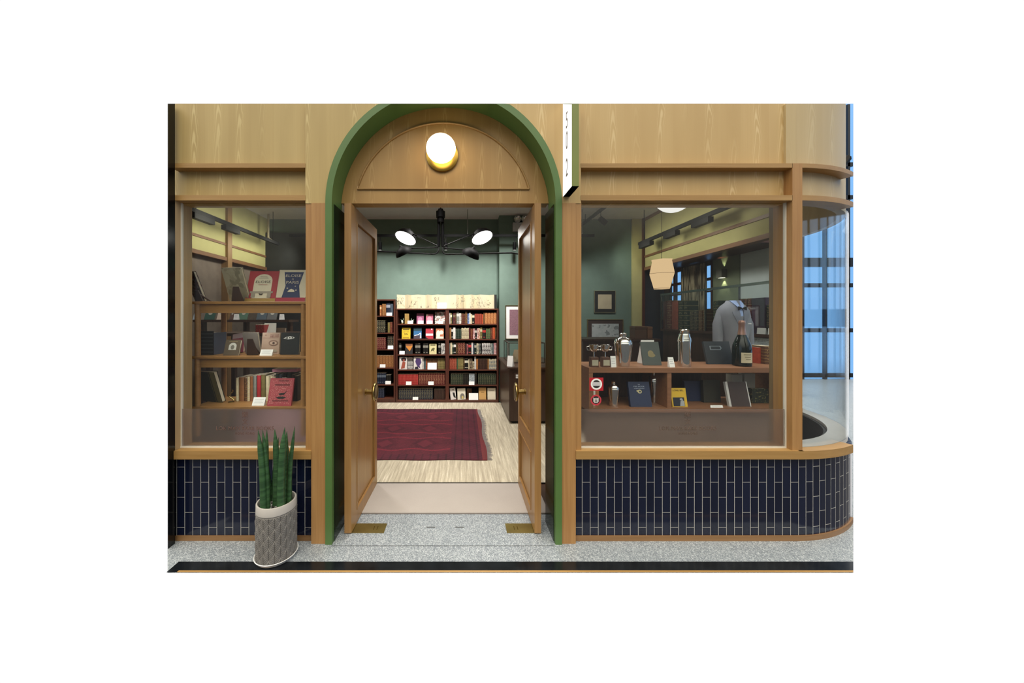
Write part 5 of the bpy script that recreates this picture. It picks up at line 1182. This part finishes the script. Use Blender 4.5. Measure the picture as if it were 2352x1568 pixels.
for i in range(3): MB().lathe([(.0641, hb*(.25-.05*i)), (.0641, hb*(.262-.05*i))], seg=12, a0=-2.1+.1*i, a1=-1.3).build('label_print', flat('label_ink', '#6a5c44'), bo, world=False)
for u0, u1, nm in ((1356, 1373, 'first'), (1382, 1399, 'second')):
    y = 2.52; t = thing('small_trophy', 'small silver trophy on a plinth with a plaque, %s of two from the window edge' % nm, 'trophy', (X((u0+u1)/2, y), y, z+.0005), group='small trophies')
    w = X(u1, y)-X(u0, y)
    MB().box(-w/2, w/2, -.02, .03, 0, .075).build('plinth', plain('trophy_plinth', '#5a3c2e', .4), t, world=False)
    MB().box(-w*.42, w*.42, -.0215, -.02, .012, .055).build('plaque', plain('plaque_ivory', '#b5ae98', .4), t, world=False)
    MB().tube([(0, .005, .075), (0, .005, .13)], [.006, .004], 8).lathe([(0, 0), (.02, .006), (.032, .03), (.036, .055), (.033, .055), (0, .01)], (0, .005, .115), 20).build('cup', SILVER, t, smooth=50, world=False)
    MB().tube([(-.033, .005, .16), (-.055, .005, .155), (-.05, .005, .13), (-.026, .005, .13)], .004, 6).tube([(.033, .005, .16), (.055, .005, .155), (.05, .005, .13), (.026, .005, .13)], .004, 6).build('handles', SILVER, t, smooth=50, world=False)
wcard('greenish white card beside the tapered shaker', 1404, 1416, 818, 2.50, z, 10); wcard('white card before the straight shaker', 1539, 1551, 821, 2.50, z, 20)
# tailor's bust with jacket
bu = thing('jacket_bust', 'grey blue jacket with pale blue collar on a headless bust', 'bust', (X(1683, 2.95), 2.95, .82))
bz0, bz1 = 1.10, Z(690, 2.95)
post('stand', X(1683, 2.95), 2.97, .82, bz0+.02, .02, BLACK, bu); MB().lathe([(0, 0), (.10, 0), (.10, .012), (0, .02)], (X(1683, 2.95), 2.97, .80), 24).build('stand_base', BLACK, bu, smooth=40) if False else None
hbz = bz1-bz0
JM = plain('grey_blue_wool', '#82868f', .85, 0, .1)
secs = [(0, .115, .085), (.12, .118, .088), (.28, .125, .092), (.45, .140, .10), (.60, .155, .104), (.74, .163, .10), (.84, .155, .088), (.91, .120, .072), (.965, .07, .056), (1.0, .056, .05)]
bm = MB(); B = bm.bm; rows = []
for f, a, b_ in secs:
    rows.append([B.verts.new((a*.82*math.copysign(abs(math.cos(2*PI*k/32))**.85, math.cos(2*PI*k/32)), b_*math.copysign(abs(math.sin(2*PI*k/32))**.9, math.sin(2*PI*k/32)), bz0-.82+f*hbz)) for k in range(32)])
for A, D in zip(rows, rows[1:]):
    for k in range(32): B.faces.new((A[k], A[(k+1) % 32], D[(k+1) % 32], D[k]))
B.faces.new(rows[0][::-1]); B.faces.new(rows[-1]); bm.build('jacket', JM, bu, smooth=60, world=False)
def bsurf(x, f):
    for (f0, a0, b0), (f1, a1, b1) in zip(secs, secs[1:]):
        if f0 <= f <= f1:
            t = (f-f0)/(f1-f0); a, b_ = (a0+(a1-a0)*t)*.82, b0+(b1-b0)*t; break
    return -b_*max(.05, 1-min(.98, abs(x)/a)**2.2)**.5
def patch(name, mat, L, R, off=.006):        # strip lying on the chest between two (x, height) edges
    bm = MB(); B = bm.bm; rows = []
    for (xa, fa), (xb, fb) in zip(L, R):
        rows.append([(xa+(xb-xa)*k/4, fa+(fb-fa)*k/4) for k in range(5)])
    for o in (off, 0.0):
        vv = [[B.verts.new((x, bsurf(x, f)-o, bz0-.82+f*hbz)) for x, f in r] for r in rows]
        for i in range(len(vv)-1):
            for k in range(4): B.faces.new((vv[i][k], vv[i][k+1], vv[i+1][k+1], vv[i+1][k]))
    bmesh.ops.bridge_loops(B, edges=[e for e in B.edges if len(e.link_faces) == 1])
    bm.build(name, mat, bu, smooth=50, world=False)
for s in (-1, 1):
    MB().tube([(s*.112, .005, bz0-.82+hbz*.80), (s*.135, 0, bz0-.82+hbz*.62), (s*.140, -.005, bz0-.82+hbz*.35), (s*.134, -.01, bz0-.82+hbz*.10)], [.030, .040, .038, .033], 14).build('sleeve', JM, bu, smooth=60, world=False)
    patch('lapel', plain('lapel_wool', '#7a7f8c', .8), [(s*.006, .50), (s*.010, .66), (s*.016, .80), (s*.026, .96)], [(s*.012, .50), (s*.058, .72), (s*.072, .80), (s*.048, .97)], .007)
    patch('shirt_collar', plain('pale_blue_shirt', '#9db4e0', .7), [(s*.003, .86), (s*.012, .93), (s*.020, .995)], [(s*.030, .90), (s*.044, .95), (s*.048, .998)], .012)
patch('shirt_front', plain('pale_blue_shirt', '#9db4e0', .7), [(-.004, .55), (-.012, .78), (-.014, .90)], [(.004, .55), (.012, .78), (.014, .90)], .003)
MB().prism([(0, .0), (.034, .017), (.034, -.017)], 'y', -.108, -.098).prism([(0, 0), (-.034, -.017), (-.034, .017)], 'y', -.108, -.098).xf(Matrix.Translation((0, 0, bz0-.82+hbz*.87))).build('bow_tie', INK, bu, world=False)
MB().box(.05, .085, -.096, -.080, 0, .007).xf(Matrix.Translation((0, 0, bz0-.82+hbz*.62))).build('pocket_edge', WHITE, bu, world=False)
# tall books at the right end
for (u0, u1, vt, Y, c, kd, lb) in ((1744, 1757, 798, 2.70, 'orange', 'plain', 'orange book standing at the right end of the upper shelf'), (1758, 1781, 795, 2.66, 'brown', 'gilt', 'tall brown gilt book at the far right of the upper shelf')):
    zt_ = z; b = rounded_book('book', X(u1, Y)-X(u0, Y)-.001, .14, Z(vt, Y)-zt_, spine('spine_%s_w' % c, COL[c][0], kd)); b.location = (min((X(u0, Y)+X(u1, Y))/2, rx1-.04), Y, zt_+.0005); tag(b, lb, 'book', 'books in the right window')
z = rz0
convR = convL(2.56)
for (u0, u1, ht, c, lb) in ((1338, 1353, .168, 'white', 'wide cream spined book at the left end of the lower right shelf'), (1355, 1362, .165, 'lbrown', 'tan book next to the wide cream one, lower right shelf'), (1364, 1373, .165, 'tan', 'reddish tan book behind the round sticker, lower right shelf')):
    b = rounded_book('book', convR(u1)-convR(u0)-.002, .13, ht, spine('lowspine_%s' % c, COL[c][0], 'plain')); b.location = (max((convR(u0)+convR(u1))/2, rx0+.03+(convR(u1)-convR(u0))/2), 2.53, z+.0005); tag(b, lb, 'book', 'books in the right window')
shaker('small silver shaker with a domed lid, on the lower shelf', 1409, 2.53, z, .034, .044, .196, .018)
shaker('slim silver flask half hidden by the blue book, on the lower shelf', 1502, 2.64, z, .026, .040, .252, .020)
PB = (('title', 'text', 'THE', .5, .88, .05, flat('pale_blue_print', '#a9b3c4')), ('title', 'text', 'PIPE BOOK', .5, .80, .07, flat('pale_blue_print', '#a9b3c4'), .52), ('author', 'text', 'ALFRED DUNHILL', .5, .72, .04, flat('pale_blue_print', '#a9b3c4'), .5), ('pipe_emblem', 'poly', ell(.5, .60, .1, .075), flat('emblem_cream', '#c5b98c')), ('pipe_emblem', 'poly', [(.36, .66), (.46, .64), (.42, .58), (.35, .61)], flat('emblem_cream', '#c5b98c')), ('emblem_hole', 'poly', ell(.51, .60, .045, .035), flat('navy_cloth', '#1e2a4a')))
fbk('navy book titled PIPE BOOK propped on the lower right shelf', 1449, 1498, 879, 2.49, z, flat('navy_cloth', '#1e2a4a'), 14, 0, PB, .025, 'books in the right window')
fbk('tan book standing behind the slim flask', 1501, 1530, 873, 2.72, z, flat('tan_boards', '#a48a74'), 3, 0, (), .025, 'books in the right window')
LB2 = (('title', 'text', 'LONG BILL', .5, .87, .13, INK, .72), ('photo', 'rect', .08, .82, .04, .5, flat('photo_dark', '#1c2030')), ('photo_figure', 'poly', [(.5, .05), (.8, .05), (.8, .3), (.7, .36), (.56, .3)], flat('photo_pale', '#9fa2a6')), ('photo_figure', 'poly', ell(.62, .4, .1, .06), flat('photo_pale', '#b5b5b2')))
fbk('yellow book with a grey photograph, titled LONG BILL', 1545, 1580, 893, 2.49, z, flat('yellow_jacket', '#d3ab2e'), 12, 0, LB2, .02, 'books in the right window')
fbk('navy blue cloth book standing behind the yellow one', 1574, 1618, 876, 2.66, z, flat('navy_cloth2', '#1d2a4c'), 4, 0, (), .03, 'books in the right window')
fbk('dark olive book standing beside the navy cloth one', 1617, 1656, 874, 2.62, z, flat('olive_black', '#33332c'), 4, 0, (), .03, 'books in the right window')
fbk('brown album with white edges propped on the lower right shelf', 1676, 1726, 879, 2.50, z, flat('white_edge', '#c9c6c2'), 14, 0, (('brown_cover', 'rect', .1, .95, 0, 1, flat('dark_brown_cover', '#3b2c28')),), .02, 'books in the right window')
fbk('dark green patterned box standing at the right end of the lower shelf', 1728, 1766, 893, 2.60, z, blotch('green_gold_pattern', '#1c231c', '#20281f', '#6a643c', 40), 2, 0, (), .04, 'books in the right window')
wcard('white card on the lower right shelf before the olive book', 1633, 1661, 931, 2.47, z, 20)
for i, (u0, u1, v) in enumerate(((1672, 1700, 862), (1702, 1728, 858))):
    pp = thing('paper_stack', 'pale papers lying behind the album, %s of two' % ('left' if i == 0 else 'right'), 'papers', (X((u0+u1)/2, 2.76), 2.76, z+.001), group='pale papers')
    MB().box(-.045, .045, -.03, .03, 0, .205+.01*i).build('sheets', flat('paper_grey', '#b9bcb6'), pp, world=False)

# glass bookcase along the right side wall
gbx = 3.0
gb_ = thing('glass_bookcase', 'dark low bookcase with a steel railed glass top along the right side wall', 'bookcase', (3.1, 4.0, 0))
bzt = 1.337
box('cabinet_body', DARKWOOD, gbx+.015, 3.22, 3.12, 4.9, .004, bzt-.03, gb_); box('shelf_board', DARKWOOD, gbx-.01, 3.24, 3.10, 4.92, bzt-.03, bzt, gb_)
STEEL = plain('steel_rail', '#8a8c8c', .25, 1, .05)
zr = 1.85
box('rail', STEEL, gbx-.012, gbx+.012, 3.10, 4.92, zr-.014, zr+.014, gb_)
for y in (3.11, 3.53, 4.02, 4.91): box('rail_post', STEEL, gbx-.008, gbx+.008, y-.008, y+.008, bzt, zr-.014, gb_)
box('glass', PANE, gbx-.002, gbx+.002, 3.12, 4.90, bzt, zr-.016, gb_)
def side_row(specs):
    for i, (u0, u1, vt, c, kd, lb) in enumerate(specs):
        ya, yb2 = 3.03*F/(u1-U0), 3.03*F/(u0-U0); h = Z(vt, (ya+yb2)/2)-bzt
        b = rounded_book('book', yb2-ya-.002, .15, h, spine('sidespine_%s_%s' % (c, kd), COL[c][0] if c in COL else '#35233f', kd, '#9a8a5e')); b.location = (3.03, (ya+yb2)/2, bzt+.0005); b.rotation_euler = (0, 0, -PI/2)
        tag(b, lb+' in the glass topped bookcase', 'book', 'tall books in the glass topped bookcase')
COL['purple'] = ('#35233f', 'purple')
side_row([(1522, 1530, 692, 'maroon', 'plain', 'tall maroon book, first from the far end'), (1531, 1541, 690, 'dred', 'gilt', 'tall dark red gilt book beside the maroon one'), (1542, 1556, 692, 'rust', 'plain', 'wide rust red book'), (1557, 1568, 690, 'black', 'gilt', 'black gilt book next to the rust red one'), (1569, 1579, 690, 'black', 'gilt', 'second black gilt book from the rust red one'),
          (1583, 1592, 715, 'dbrown', 'gilt', 'shorter dark brown book after the black pair'), (1593, 1601, 713, 'dbrown', 'gilt', 'second shorter dark brown book after the black pair'), (1603, 1612, 712, 'brown', 'gilt', 'first of two shorter mid brown books'), (1613, 1622, 711, 'brown', 'gilt', 'second of two shorter mid brown books'),
          (1637, 1648, 690, 'dgreen', 'gilt', 'tall dark green gilt book behind the bust sleeve'), (1699, 1707, 686, 'dred', 'gilt', 'first dark red book right of the bust'), (1708, 1715, 686, 'dred', 'gilt', 'second dark red book right of the bust'), (1716, 1724, 685, 'dred', 'gilt', 'third dark red book right of the bust'),
          (1726, 1757, 684, 'purple', 'plain', 'broad dark purple album'), (1759, 1766, 700, 'dgreen', 'gilt', 'first dark green book after the purple album'), (1767, 1774, 700, 'dgreen', 'gilt', 'second dark green book after the purple album'), (1775, 1781, 700, 'dgreen', 'gilt', 'third dark green book after the purple album')])
for u0, u1, lb in ((1662, 1681, 'white card behind the jacket bust on the glass topped bookcase'), (1738, 1758, 'white card before the purple album on the glass topped bookcase'), (1763, 1781, 'white card at the near end of the glass topped bookcase')):
    ya, yb2 = 3.012*F/(u1-U0), 3.012*F/(u0-U0)
    c = thing('description_card', lb, 'card', (3.012, (ya+yb2)/2, bzt+.0005), (0, 0, -PI/2), 'small white description cards')
    MB().prism([(0, 0), (.014, 0), (.008, .062), (.006, .062)], 'x', -(yb2-ya)/2, (yb2-ya)/2).build('card', WHITE, c, world=False)
g = G('printed_panel'); x, y, zz2 = g.sep(g.pos()); ln = g.m_('MULTIPLY', g.m_('LESS_THAN', g.m_('FRACT', g.m_('MULTIPLY', zz2, 62)), .42), g.m_('GREATER_THAN', g.noise(g.comb(0, g.m_('MULTIPLY', y, 90), g.m_('MULTIPLY', zz2, 62)), 1, 1), .44))
tp = box('text_panel', g.end(g.bsdf(g.mix(g.m_('MULTIPLY', ln, .55), lin('#a9b4b6'), lin('#3c464c')), .7)), gbx+.009, gbx+.0148, 3.125, 3.44, 1.10, 1.30)
tag(tp, 'grey white panel of small print fixed below the glass topped bookcase', 'panel')
# things on the far cabinet and the back wall
c2 = thing('display_counter', 'dark cabinet with two brown boxes behind the right window display', 'counter', (1.95, 4.2, 0))
box('cabinet_body', DARKWOOD, 1.50, 2.42, 4.05, 4.45, .05, 1.21, c2); box('counter_top', DARKWOOD, 1.47, 2.45, 4.02, 4.48, 1.21, 1.238, c2); box('plinth', INK, 1.53, 2.40, 4.08, 4.43, .003, .05, c2)
for u0, u1, vt, Y, hx, lb in ((1459, 1486, 749, 4.10, '#5c4434', 'darker and wider brown box on the far dark cabinet'), (1487, 1499, 750, 4.12, '#76543c', 'lighter and narrower brown box on the far dark cabinet')):
    t = thing('wooden_box', lb, 'box', (X((u0+u1)/2, Y), Y, 1.2385), group='brown boxes on the far cabinet'); w = X(u1, Y)-X(u0, Y); h = Z(vt, Y)-1.239
    MB().box(-w/2, w/2, 0, .14, 0, h*.78, .003).build('box_body', plain('box_%s' % hx, hx, .4), t, world=False); MB().box(-w/2-.001, w/2+.001, -.001, .141, h*.79, h, .003).build('lid', plain('box_%s' % hx, hx, .4), t, world=False)
frame('framed_print', 'small framed pale drawing with a black mount on the green wall', X(1366, 5.96), X(1415, 5.96), Z(718, 5.96), Z(667, 5.96), 5.975, plain('silver_gilt_frame', '#9a9478', .4, .6), .008, plain('black_mount', '#151716', .7), .062, flat('drawing_paper', '#b3a78c'))
frame('framed_print', 'wide framed print with a brown mount lower on the green wall', X(1350, 5.96), X(1433, 5.96), Z(812, 5.96), Z(733, 5.96), 5.975, plain('dull_gold_frame', '#8a7a52', .4, .6), .012, plain('brown_mount', '#3a2a24', .7), .07, blotch('pale_print', '#a9b0b0', '#b3b8b8', '#7c8282', 8))
# reflections of lamps in the right glass, built inside with added hangers
ln_ = thing('reflected_lantern', 'reflected angular cream paper lantern, built glowing in the right window', 'lamp', (X(1520, 3.4), 3.4, Z(663, 3.4)))
lh = Z(597, 3.4)-Z(663, 3.4)
MB().lathe([(.082, 0), (.128, lh*.52), (.100, lh*.97), (.108, lh)], seg=6).build('paper_shade', emit('lantern_paper', (1, .68, .36), .78), ln_, world=False)
MB().lathe([(.129, lh*.515), (.130, lh*.52), (.129, lh*.525)], seg=6).lathe([(.083, 0), (.083, .004)], seg=6).build('rib', plain('lantern_rib', '#7a5a36', .6), ln_, world=False)
MB().tube([(0, 0, lh), (0, 0, CH-Z(663, 3.4))], .0022, 6).build('cord', plain('lantern_cord', '#5c5a48', .7), ln_, world=False)
MB().tube([(-.10, 0, lh), (.10, 0, lh)], .003, 6).build('top_bar', BRASSD, ln_, world=False)
gp = thing('reflected_globe', 'reflected round white globe lamp, built at the top of the right window', 'lamp', (X(1548, 2.9), 2.9, 2.605))
gbm = bmesh.new(); bmesh.ops.create_uvsphere(gbm, u_segments=36, v_segments=20, radius=.161); mbs = MB(); mbs.bm.free(); mbs.bm = gbm; mbs.build('globe', emit('cool_globe', (1, .96, .9), .95), gp, smooth=True, world=False)
MB().tube([(0, 0, .15), (0, 0, CH-2.605)], .006, 8).build('rod', BRASSD, gp, world=False)
sc_ = thing('reflected_sconce', 'reflected small box sconce, built throwing light up and down the bay panel', 'lamp', (3.78, 4.70, 2.09))  # sconce known from a reflection, built as a fixture in the bay
box('sconce_body', plain('sconce_grey', '#6a6a62', .5), 3.70, 3.779, 4.65, 4.75, 2.08, 2.20, sc_); box('lens', emit('sconce_lens', (1, .95, .6), 4), 3.715, 3.765, 4.665, 4.735, 2.0785, 2.0799, sc_)
lamp('SPOT', (3.755, 4.70, 2.215), 2.5, aim=(3.775, 4.70, 2.5), angle=50, color=(1, .93, .55), size=.01, blend=.3); lamp('SPOT', (3.755, 4.70, 2.065), 3.5, aim=(3.775, 4.70, 1.7), angle=64, color=(1, .93, .55), size=.01, blend=.3)

# ------------------------------------------------------------------ potted plant outside
px, py = -1.175, 2.052
sa = thing('saucer', 'white saucer under the grey plant pot', 'saucer', (px, py, .0005))
MB().lathe([(0, 0), (.098, 0), (.112, .008), (.121, .026), (.124, .027), (.121, .029), (.116, .026), (.108, .011), (.096, .006), (0, .006)], seg=56).build('dish', plain('white_glaze', '#e2e3e4', .3, 0, .02), sa, smooth=50, world=False)
pt = thing('potted_plant', 'spear leaved green plant in a grey leaf embossed pot on a white saucer', 'plant', (px, py, .007))
R0, PH = .1085, .350
bm = MB(); B = bm.bm; NA, NZ = 264, 170; rows = []
NL, RH = 11, .0365
zb_, zt_ = .0, PH-.052
def leafh(a, z):                      # upward pointing leaves, each row tucked behind the tips below it
    k0 = int(math.floor(z/RH))-3
    for k in range(k0, k0+4):
        off = .5 if k % 2 else 0; u = a/(2*PI)*NL-off; d = abs(u-round(u))
        b = (z-k*RH)/(RH*2.15)
        if 0 <= b < 1:
            w = .53*(1-b**1.9)
            if d < w:
                q = d/w
                h = .002+.0085*b*(1-.35*q)
                h += .0013*math.sin(36*(b-.85*d))
                if d < .05: h -= .0050*(1-d/.05)
                if q > .82: h *= 1-.55*(q-.82)/.18
                return h
    return 0
for j in range(NZ+1):
    z = zb_+(zt_-zb_)*j/NZ; rr = R0-.004*(1-min(1, z/.04))**2
    rows.append([B.verts.new(((rr+leafh(2*PI*i/NA, z)*(1 if 2 < j < NZ-3 else .2))*math.cos(2*PI*i/NA), (rr+leafh(2*PI*i/NA, z)*(1 if 2 < j < NZ-3 else .2))*math.sin(2*PI*i/NA), z)) for i in range(NA)])
for A, D in zip(rows, rows[1:]):
    for i in range(NA): B.faces.new((A[i], A[(i+1) % NA], D[(i+1) % NA], D[i]))
B.faces.new(rows[0][::-1])
bm.build('pot', plain('grey_concrete', '#75726f', .75, 0, .10), pt, smooth=80, world=False)
MB().lathe([(R0+.002, PH-.052), (R0+.0045, PH-.050), (R0+.0035, PH-.002), (R0+.002, PH), (R0-.005, PH), (R0-.008, PH-.004), (R0-.008, PH-.05), (R0-.03, PH-.055)], seg=64).build('rim', plain('pale_concrete_rim', '#b1aca8', .7, 0, .05), pt, smooth=50, world=False)
g = G('gravel_soil'); vv = g.voro(g.tc('Object'), 90); rr = g.sep(vv['Color'])[0]
MB().lathe([(0, PH-.030), (R0-.0085, PH-.034), (R0-.0085, PH-.05)], seg=40).build('soil', g.end(g.bsdf(g.mix(g.mr(rr, .7, .75), lin('#2c2a26'), lin('#b5b8b6')), .9, bump=vv['Distance'], bstr=.6)), pt, world=False)
g = G('spear_leaf'); x, y, zq = g.sep(g.tc('Object')); nb = g.noise(g.comb(g.m_('MULTIPLY', x, 6), g.m_('MULTIPLY', y, 6), g.m_('MULTIPLY', zq, 70)), 1, 2)
LEAF = g.end(g.bsdf(g.mix(g.mr(nb, .4, .62), lin('#29472a'), lin('#3b5f39')), .42, bump=nb, bstr=.15))
leaves = [(598, 593, 987, 1.97, .019), (615, 603, 986, 2.01, .016), (612, 613, 986, 2.09, .016), (634, 631, 985, 2.05, .021), (645, 654, 981, 2.00, .023), (655, 659, 990, 2.07, .020), (664, 677, 978, 2.06, .013), (668, 655, 1000, 2.12, .017), (628, 640, 1004, 2.12, .014), (608, 598, 1010, 2.12, .013)]
for ub, ut, vt, Y, r in leaves:
    b0 = Vector((X(ub, Y)*1.0, Y, .007+PH-.036)); b0.x = max(px-.078, min(px+.078, b0.x)); b0.y = max(py-.075, min(py+.075, b0.y))
    rad = math.hypot(b0.x-px, b0.y-py)
    if rad > .078: b0.x = px+(b0.x-px)*.078/rad; b0.y = py+(b0.y-py)*.078/rad
    t1 = at(ut, vt, b0.y); pts = []; rad_ = []
    for i in range(13):
        f = i/12; p = b0.lerp(t1, f); p.x += .008*math.sin(PI*f)*(1 if ut < ub else -1); pts.append(p)
        rad_.append(r*(1-.25*f)*(1 if f < .78 else max(.06, ((1-f)/.22)**.8)))
    MB().tube(pts, rad_, 12).build('leaf', LEAF, pt, smooth=80)
